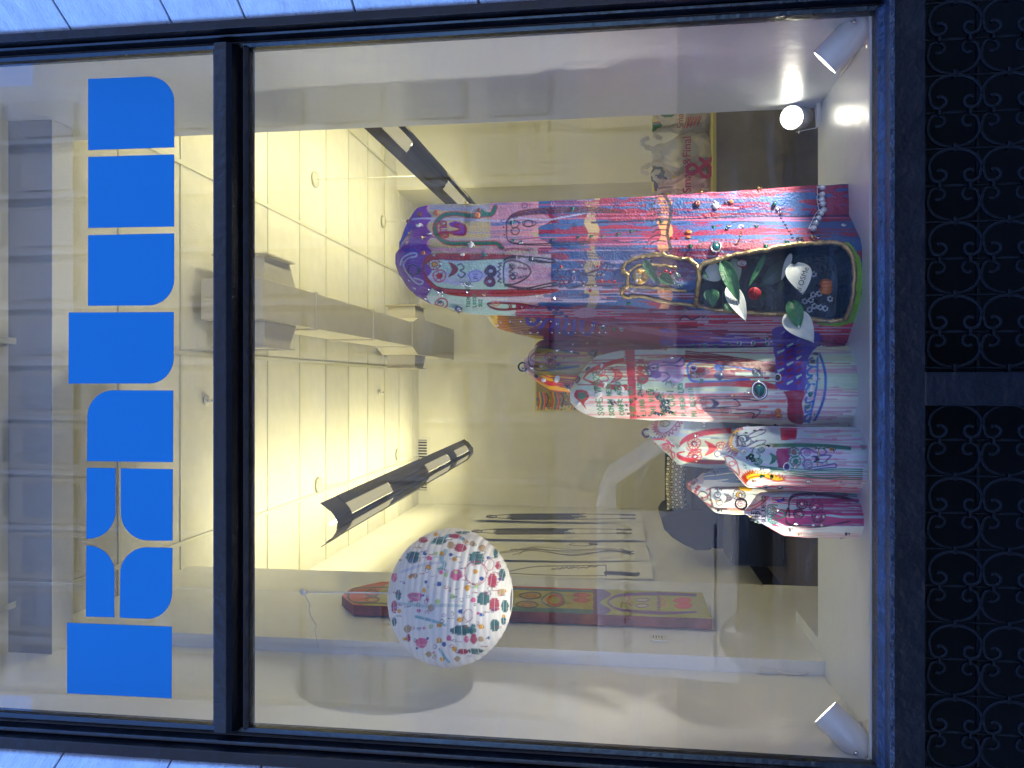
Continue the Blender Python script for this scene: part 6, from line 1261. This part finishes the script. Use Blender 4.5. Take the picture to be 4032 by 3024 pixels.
# long painted board on the side wall
XBd = XC + .055
zt_b = PX(1345, 2345, XBd).z; zb_b = PX(2785, 2385, XBd).z; ya_b = PX(2764, 2333, XBd).y; yb_b = PX(2802, 2436, XBd).y
def board(c_, u, v):
    try: _board(c_, u, v)
    finally: c_.C *= .85
def _board(c_, u, v):
    n = fbm(u * 9, v * 40, 5)[:, None]
    c_.C[:] = s2l((175, 160, 35), 1.4) * (1 - n * .5) + s2l((120, 115, 60), 1.4) * n * .5
    px = c_.px; X, Y = px[:, 0], px[:, 1]
    c_.C[(X > 2330) & (X < 2800)] = c_.C[(X > 2330) & (X < 2800)] * .6 + s2l((165, 170, 40), 1.4) * .4
    c_.C[(v < .09)] = s2l((190, 70, 50), 1.4); m1 = (X > 1560) & (X < 2350) & ((u < .16) | (u > .84)); c_.C[m1] = s2l((70, 115, 115), 1.3); c_.C[(X > 1560) & (X < 2350) & (u < .06)] = s2l((185, 50, 40), 1.3)
    m2 = (X > 2335) & (X < 2385 + 20 * np.sin(Y * .1)); c_.C[m2] = s2l((115, 85, 130), 1.3)
    c_.line([(1400, 2312), (1370, 2345), (1395, 2372), (1470, 2375)], 6, INK); c_.line([(1400, 2315), (1540, 2312)], 6, INK); c_.line([(1395, 2370), (1540, 2378)], 6, INK)
    for x, y in ((1465, 2335), (1465, 2360), (2090, 2345), (2075, 2380)): c_.ell(x, y, 42 if x > 2000 else 25, 12, 5, s2l((60, 50, 50), 1)); c_.ell(x, y, 22, 6, 4, s2l((190, 80, 50), 1.2))
    c_.ell(2185, 2363, 30, 18, 9, s2l((190, 80, 50), 1.2)); c_.ell(2180, 2362, 44, 26, 5, s2l((60, 110, 110), 1.2))
    for x, y in ((2290, 2343), (2292, 2363)): c_.ell(x, y, 32, 7, 4, s2l((190, 60, 60), 1.2), s2l((200, 90, 70), 1.2))
    PW = s2l((120, 75, 120), 1.2)
    for o in range(4): c_.line([(2740, 2340 + o * 2), (2600, 2333 + o * 3), (2450, 2340 + o * 2), (2400, 2360 + o), (2400, 2380), (2450, 2405 - o * 2), (2600, 2418 - o * 3), (2740, 2410)], 5, PW)
    for x, y in ((2530, 2362), (2528, 2385)): c_.ell(x, y, 24, 7, 3, PW, s2l((190, 180, 120), 1.2))
    c_.line([(2465, 2345), (2480, 2355), (2470, 2370), (2485, 2385)], 5, s2l((190, 60, 110), 1.2)); c_.ell(2605, 2372, 14, 14, 5, s2l((215, 110, 80), 1.2)); c_.text('DROWAP 25', 2600, 2402, 12, PW, 2.5)
    for x, y in ((2690, 2364), (2693, 2386)): c_.ell(x, y, 34, 9, 4, s2l((225, 80, 70), 1.2), s2l((215, 110, 60), 1.2)); c_.ell(x, y, 16, 4, 2, s2l((225, 80, 120), 1.2))
Q = [Vector((XBd, ya_b, zt_b)), Vector((XBd, yb_b, zt_b)), Vector((XBd, yb_b, zb_b)), Vector((XBd, ya_b, zb_b))]
sheet('painted_board', Q, 70, 420, pg_, board, 'tall narrow board painted with yellow and red faces, hung on the white side wall', 'painting', thick=.05, edge=mat('crimson_board_edge', (.20, .05, .035), .5, var=.4, vscale=9), taper=([0, .02, .065, 1], [.30, .55, 1, 1]))
def poster(c_, u, v):
    c_.C[:] = s2l((195, 185, 130), 1.3); m = (u > .08) & (u < .93) & (v > .03); c_.C[m] = s2l((135, 120, 70), 1.3); X, Y = c_.px[:, 0], c_.px[:, 1]
    cols = [s2l(q, 1.3) for q in ((190, 60, 50), (215, 170, 40), (60, 120, 80), (60, 80, 140), (200, 120, 50))]
    for k in range(150): c_.ell(random.uniform(2115, 2285), random.uniform(1540, 1614), 3, 3, 0, cols[k % 5], cols[k % 5])
    for bx in (2118, 2172, 2250):
        for k in range(6): c_.line([(bx + k * 5, 1545 + k), (bx + k * 5 + 6, 1580), (bx + k * 5, 1612)], 4.5, cols[k % 5])
    for bx in (2150, 2210): c_.line([(bx, 1550), (bx + 10, 1570), (bx, 1600)], 4, INK)
a = PY(2106, 1330, YB - .012); b = PY(2288, 1620, YB - .012)
sheet('poster', [Vector((b.x, YB - .012, a.z)), Vector((a.x, YB - .012, a.z)), Vector((a.x, YB - .012, b.z)), Vector((b.x, YB - .012, b.z))], 120, 80, pm_, poster, 'colourful patterned poster pinned to the far wall behind the spires', 'poster')
# label card
a = PX(2556, 2498, XC + .006); b = PX(2628, 2522, XC + .006)
cd_ = empty('label_card', a, 'small white label card with printed lines beside the painted board', 'label')
box_obj('card', (XC + .0, min(a.y, b.y), min(a.z, b.z)), (XC + .006, max(a.y, b.y), max(a.z, b.z)), M['paper'], cd_)
for k in range(4): z_ = a.z - (a.z - b.z) * (.25 + .16 * k); box_obj('printed_line', (XC + .0062, a.y - (a.y - b.y) * .2, z_), (XC + .0068, a.y - (a.y - b.y) * (.55 + .1 * (k % 2)), z_ + .003), M['ink'], cd_)
# skirting and ledge on the side wall
zs_ = .63
box_obj('skirting', (XC + .001, YDL + .125, zs_), (XC + .055, CAM.y + 3.95, zs_ + .09), M['white'], niche)

# ================================================================== ROOM FURNITURE
dT = 4.9; YT = CAM.y + dT; zT = PY(2806, 600, YT).z
tb = empty('work_table', (1.3, YT, FLOORZ), 'table with a yellow edged top and dull brown front, half hidden by the side wall', 'table')
x0t = PY(2806, 1010, YT).x
ymat = mat('yellow_edge', (.62, .55, .13), .5); tmat = mat('brown_cover', (.27, .23, .15), .55, bump=.3, bscale=8, var=.2, vscale=3)
box_obj('table_edge', (x0t, YT, zT - .022), (2.9, YT + .012, zT), ymat, tb); box_obj('table_top', (x0t, YT + .0125, zT - .022), (2.9, YT + .75, zT - .0005), ymat, tb); box_obj('front_cover', (x0t + .02, YT + .02, FLOORZ), (2.88, YT + .035, zT - .024), tmat, tb)
for x in (x0t + .05, 2.8): box_obj('leg', (x, YT + .68, FLOORZ), (x + .04, YT + .72, zT - .024), M['grey'], tb)
bagm = mat('white_plastic_bag', (.62, .60, .56), .35, bump=.8, bscale=22, sub=0)
_n = bagm.node_tree; _b = _n.nodes['Principled BSDF']; _t = _n.nodes.new('ShaderNodeBsdfTranslucent'); _t.inputs[0].default_value = (.7, .68, .62, 1); _m = _n.nodes.new('ShaderNodeMixShader'); _m.inputs[0].default_value = .35
_n.links.new(_b.outputs[0], _m.inputs[1]); _n.links.new(_t.outputs[0], _m.inputs[2]); _n.links.new(_m.outputs[0], _n.nodes['Material Output'].inputs[0])
pinkb = mat('pink_goods', (.45, .12, .16), .6)
def bag(ya, yb, xtop, label, seed, mt=None):
    """plastic carrier bag between photo columns ya (right) and yb (left), its handles reaching up to xtop"""
    random.seed(seed); Yb = YT + .22; base = PY(2804, (ya + yb) / 2, Yb); a_ = PY(2804, ya, Yb).x; b_ = PY(2804, yb, Yb).x; zt_ = PY(xtop, ya, Yb).z; hz = zt_ - zT; w_ = (a_ - b_) / 2
    t = empty('carrier_bag', (base.x, Yb, zT), label, 'bag', 'white plastic carrier bags on the table'); NT_, NZ_ = 72, 40; vs = []; fs = []
    for j in range(NZ_):
        v = j / (NZ_ - 1); wd = np.interp(v, [0, .08, .35, .6, .75, .9, 1], [.82, 1, .98, .8, .5, .38, .52]); dp = np.interp(v, [0, .1, .5, .75, 1], [.8, 1, .85, .35, .12])
        for i in range(NT_):
            a = 6.283 * i / NT_; f = (abs(math.cos(a)) ** .7) * (1 if math.cos(a) > 0 else -1); g = (abs(math.sin(a)) ** .7) * (1 if math.sin(a) > 0 else -1)
            nn = (float(fbm(np.array([i * .32 + seed]), np.array([j * .16 + seed * 3]), seed)[0]) - .5) * .05 + .010 * math.sin(a * 5 + v * 9 + seed) * v + .006 * math.sin(a * 11 + seed)
            vs.append((base.x + f * (w_ * wd + nn), Yb + g * (.13 * dp + nn), zT + .001 + hz * v + (.02 * math.sin(a * 2 + seed) if v > .8 else 0)))
    for j in range(NZ_ - 1):
        for i in range(NT_): fs.append((j * NT_ + i, j * NT_ + (i + 1) % NT_, (j + 1) * NT_ + (i + 1) % NT_, (j + 1) * NT_ + i))
    MB().add(vs, fs, True).obj('bag_body', mt or bagm, t)
    for s_ in (-1, 1):
        p = Vector((base.x + s_ * w_ * .35, Yb, zt_ - .01)); pts = catmull([p, p + Vector((s_ * .02, -.02, .04)), p + Vector((s_ * .05, -.03, .055)), p + Vector((s_ * .07, -.02, .01))], 5)
        MB().ribbon(pts, [.014 * random.uniform(.6, 1.3) for _ in pts], (0, -1, .2), .001).obj('handle', bagm, t)
    return t, base, w_, Yb
magm = mat('magenta_print', (.42, .02, .11), .5); redp = mat('red_print', (.5, .08, .05), .5)
t, base, w_, Yb = bag(436, 528, 2606, 'white carrier bag with red slanted scribbled print, at the right end of the table', 3)
text_obj('shop_name', 'Smart&', .055, PY(2680, 452, Yb - .155), (R(90), 0, 0), magm, t, depth=.0005)
for k in range(9): 
    a = PY(2692 + k * 7 + (k % 2) * 4, 508 - k * 2, Yb - .153); b = PY(2706 + k * 7, 463 - k * 1, Yb - .153)
    MB().ribbon([a, b], .0028, (0, -1, 0), .0006).obj('printed_line', redp, t)
t, base, w_, Yb = bag(528, 690, 2556, 'large white carrier bag with pink ampersand and shop name, between two other bags', 8)
text_obj('shop_name', 'Smart&Final', .072, PY(2706, 648, Yb - .157), (R(90), 0, 0), magm, t, depth=.0005)
text_obj('ampersand', '&', .24, PY(2758, 660, Yb - .156), (R(90), R(0), 0), magm, t, depth=.0006)
t, base, w_, Yb = bag(683, 775, 2600, 'pinkish white carrier bag against the edge of the tallest spire', 12, mat('pink_tinted_plastic', (.55, .36, .36), .35, bump=.8, bscale=22, var=.2, vscale=9))
# boxes behind the bags
Yx = YT + .42
def pbox(x, ya, yb, m_, name, label):
    a = PY(x, ya, Yx); b = PY(x, yb, Yx); t = empty(name, ((a.x + b.x) / 2, Yx, zT), label, 'box'); box_obj('carton', (b.x, Yx, zT + .001), (a.x, Yx + .2, a.z), m_, t, bevel=.003); return t, a, b
t, a, b = pbox(2572, 622, 742, mat('yellow_carton', (.65, .48, .03), .45), 'toy_box', 'yellow toy box with blue pictures standing behind the carrier bags')
text_obj('lettering', 'LEX', .06, PY(2583, 650, Yx - .002), (R(90), 0, 0), M['ink'], t, depth=.0005)
for k, (x, y, w_, h, cc_) in enumerate(((2612, 668, .10, .10, (.03, .06, .22)), (2600, 690, .10, .13, (.04, .10, .10)), (2632, 700, .09, .06, (.5, .5, .5)), (2604, 726, .10, .10, (.03, .04, .12)), (2625, 655, .06, .05, (.55, .52, .45)))):
    p = PY(x, y, Yx); MB().prism([p + Vector((math.cos(q) * w_ * .6 * (1 + .3 * (j % 2)), -.002 - .0006 * k, math.sin(q) * h * .5)) for j, q in enumerate(np.linspace(0, 6.283, 10)[:-1])], (0, -.0005, 0)).obj('printed_picture', mat('print_colour', cc_, .4), t)
box_obj('red_stripe', (b.x + .001, Yx - .003, zT + .1), (a.x - .16, Yx - .001, zT + .13), redp, t)
t, a, b = pbox(2572, 437, 484, mat('green_carton', (.02, .18, .10), .45), 'game_box', 'green and red carton standing behind the right carrier bag')
box_obj('red_band', (b.x - .0005, Yx - .003, a.z - .05), (a.x + .0005, Yx - .001, a.z - .0005), redp, t); p = PY(2583, 462, Yx); box_obj('yellow_badge', (p.x - .03, Yx - .006, p.z - .03), (p.x + .03, Yx - .0032, p.z + .02), ymat, t)
# sofa with cushion, footstool
YSf = CAM.y + 7.0
def SP(x, y, Y=YSf): return PY(x, y, Y)
so = empty('sofa', (SP(2900, 2000).x, YSf, FLOORZ), 'dark navy sofa against the far left wall behind the small spires', 'sofa')
xa_ = SP(2720, 2172).x; xb_ = SP(2720, 1700).x; zs0 = SP(2725, 1900).z; zbk = SP(2640, 1900).z
box_obj('seat_cushion', (xa_ + .14, YSf + .02, zs0 - .17), (xb_ - .1, YSf + .75, zs0), M['navycloth'], so, bevel=.035, seg=3) if False else MB().box((xa_ + .14, YSf + .02, zs0 - .17), (xb_ - .1, YSf + .70, zs0)).obj('seat_cushion', M['navycloth'], so, bevel=.035, seg=3)
MB().box((xa_ + .02, YSf + .04, FLOORZ + .08), (xb_, YSf + .72, zs0 - .18)).obj('base', M['navycloth'], so, bevel=.02)
MB().box((xa_ + .02, YSf + .72, zs0 - .1), (xb_, YSf + .92, zbk)).obj('backrest', M['navycloth'], so, bevel=.05, seg=3)
ap = [SP(2740, 2168), SP(2700, 2150), SP(2650, 2120), SP(2615, 2085), SP(2606, 2050), SP(2625, 2020), SP(2680, 2008), SP(2760, 2004), SP(2830, 2004), SP(2830, 2100), SP(2800, 2168)]
MB().prism(ap, (0, .75, 0)).obj('armrest', mat('dusty_navy_cloth', (.014, .017, .030), .8), so, bevel=.02)
for x in (xa_ + .1, xb_ - .1): MB().tube([(x, YSf + .1, FLOORZ), (x, YSf + .1, FLOORZ + .09)], .02, 8).obj('leg', M['chrome'], so)
cu = empty('cushion', SP(2700, 1915, YSf + .05), 'cream cushion with a black honeycomb pattern standing on the navy sofa', 'cushion')
ca = SP(2622, 2008, YSf + .1); cb = SP(2702, 1800, YSf + .1); cw, chh = (cb.x - ca.x), (ca.z - cb.z); nu, nv = 220, 100; u, v = np.meshgrid(np.linspace(-1, 1, nu), np.linspace(-1, 1, nv))
bulge = np.clip((1 - u ** 4) * (1 - v ** 4), 0, 1) ** .5 * .07; sag = .05 * chh * np.cos(u * 3); V = []
for s_ in (-1, 1): V.append(np.stack([ca.x + cw / 2 + u * cw / 2 * (1 - .05 * np.abs(v) ** 2 * (1 - np.abs(u))), YSf + .1 + s_ * bulge, cb.z + chh / 2 + v * chh / 2 * (1 - .08 * (1 - u ** 2)) + sag], -1).reshape(-1, 3))
V = np.concatenate(V); sx = cw / 10.5; X_ = u.reshape(-1) * cw / 2; Z_ = v.reshape(-1) * chh / 2
def hexd(x, z, s_):                                   # distance to the border of a honeycomb
    r = np.array([1.0, 1.732]) * s_; h = r / 2; a = np.stack([np.mod(x, r[0]) - h[0], np.mod(z, r[1]) - h[1]]); b = np.stack([np.mod(x - h[0], r[0]) - h[0], np.mod(z - h[1], r[1]) - h[1]])
    g = np.where((a ** 2).sum(0) < (b ** 2).sum(0), a, b); q = np.abs(g); return s_ / 2 - np.maximum(q[0] * .5 + q[1] * .866, q[0])
hd = hexd(X_, Z_, sx); kk = ((hd > .06 * sx) & (hd < .22 * sx))[:, None]; C1 = np.where(kk, np.array([[.02, .02, .025]]), np.array([[.80, .74, .57]])); C1 = np.concatenate([C1, C1])
j, i = np.meshgrid(np.arange(nv - 1), np.arange(nu - 1), indexing='ij'); F = np.stack([j * nu + i, j * nu + i + 1, (j + 1) * nu + i + 1, (j + 1) * nu + i], -1).reshape(-1, 4); F = np.concatenate([F, F + nu * nv])
grid_mesh('cushion_cover', V, F, C1, paintmat('cushion_fabric', .9, .2, 200), cu)
YSt = CAM.y + 6.4
a = PY(2880, 2228, YSt); b = PY(2880, 2105, YSt)
fs_ = empty('footstool', (a.x + .1, YSt, FLOORZ), 'navy box footstool between the sofa and the left wall', 'footstool')
MB().box((a.x, YSt, FLOORZ + .02), (b.x + .55, YSt + .5, a.z)).obj('stool_body', M['navycloth'], fs_, bevel=.02); MB().box((a.x + .05, YSt + .05, FLOORZ), (b.x + .5, YSt + .45, FLOORZ + .018)).obj('stool_base', M['grey'], fs_)
box_obj('skirting_board', (XL, YE + .1, FLOORZ), (XL + .012, YB - .01, FLOORZ + .14), M['navycloth'], bpy.data.objects['left_wall'])
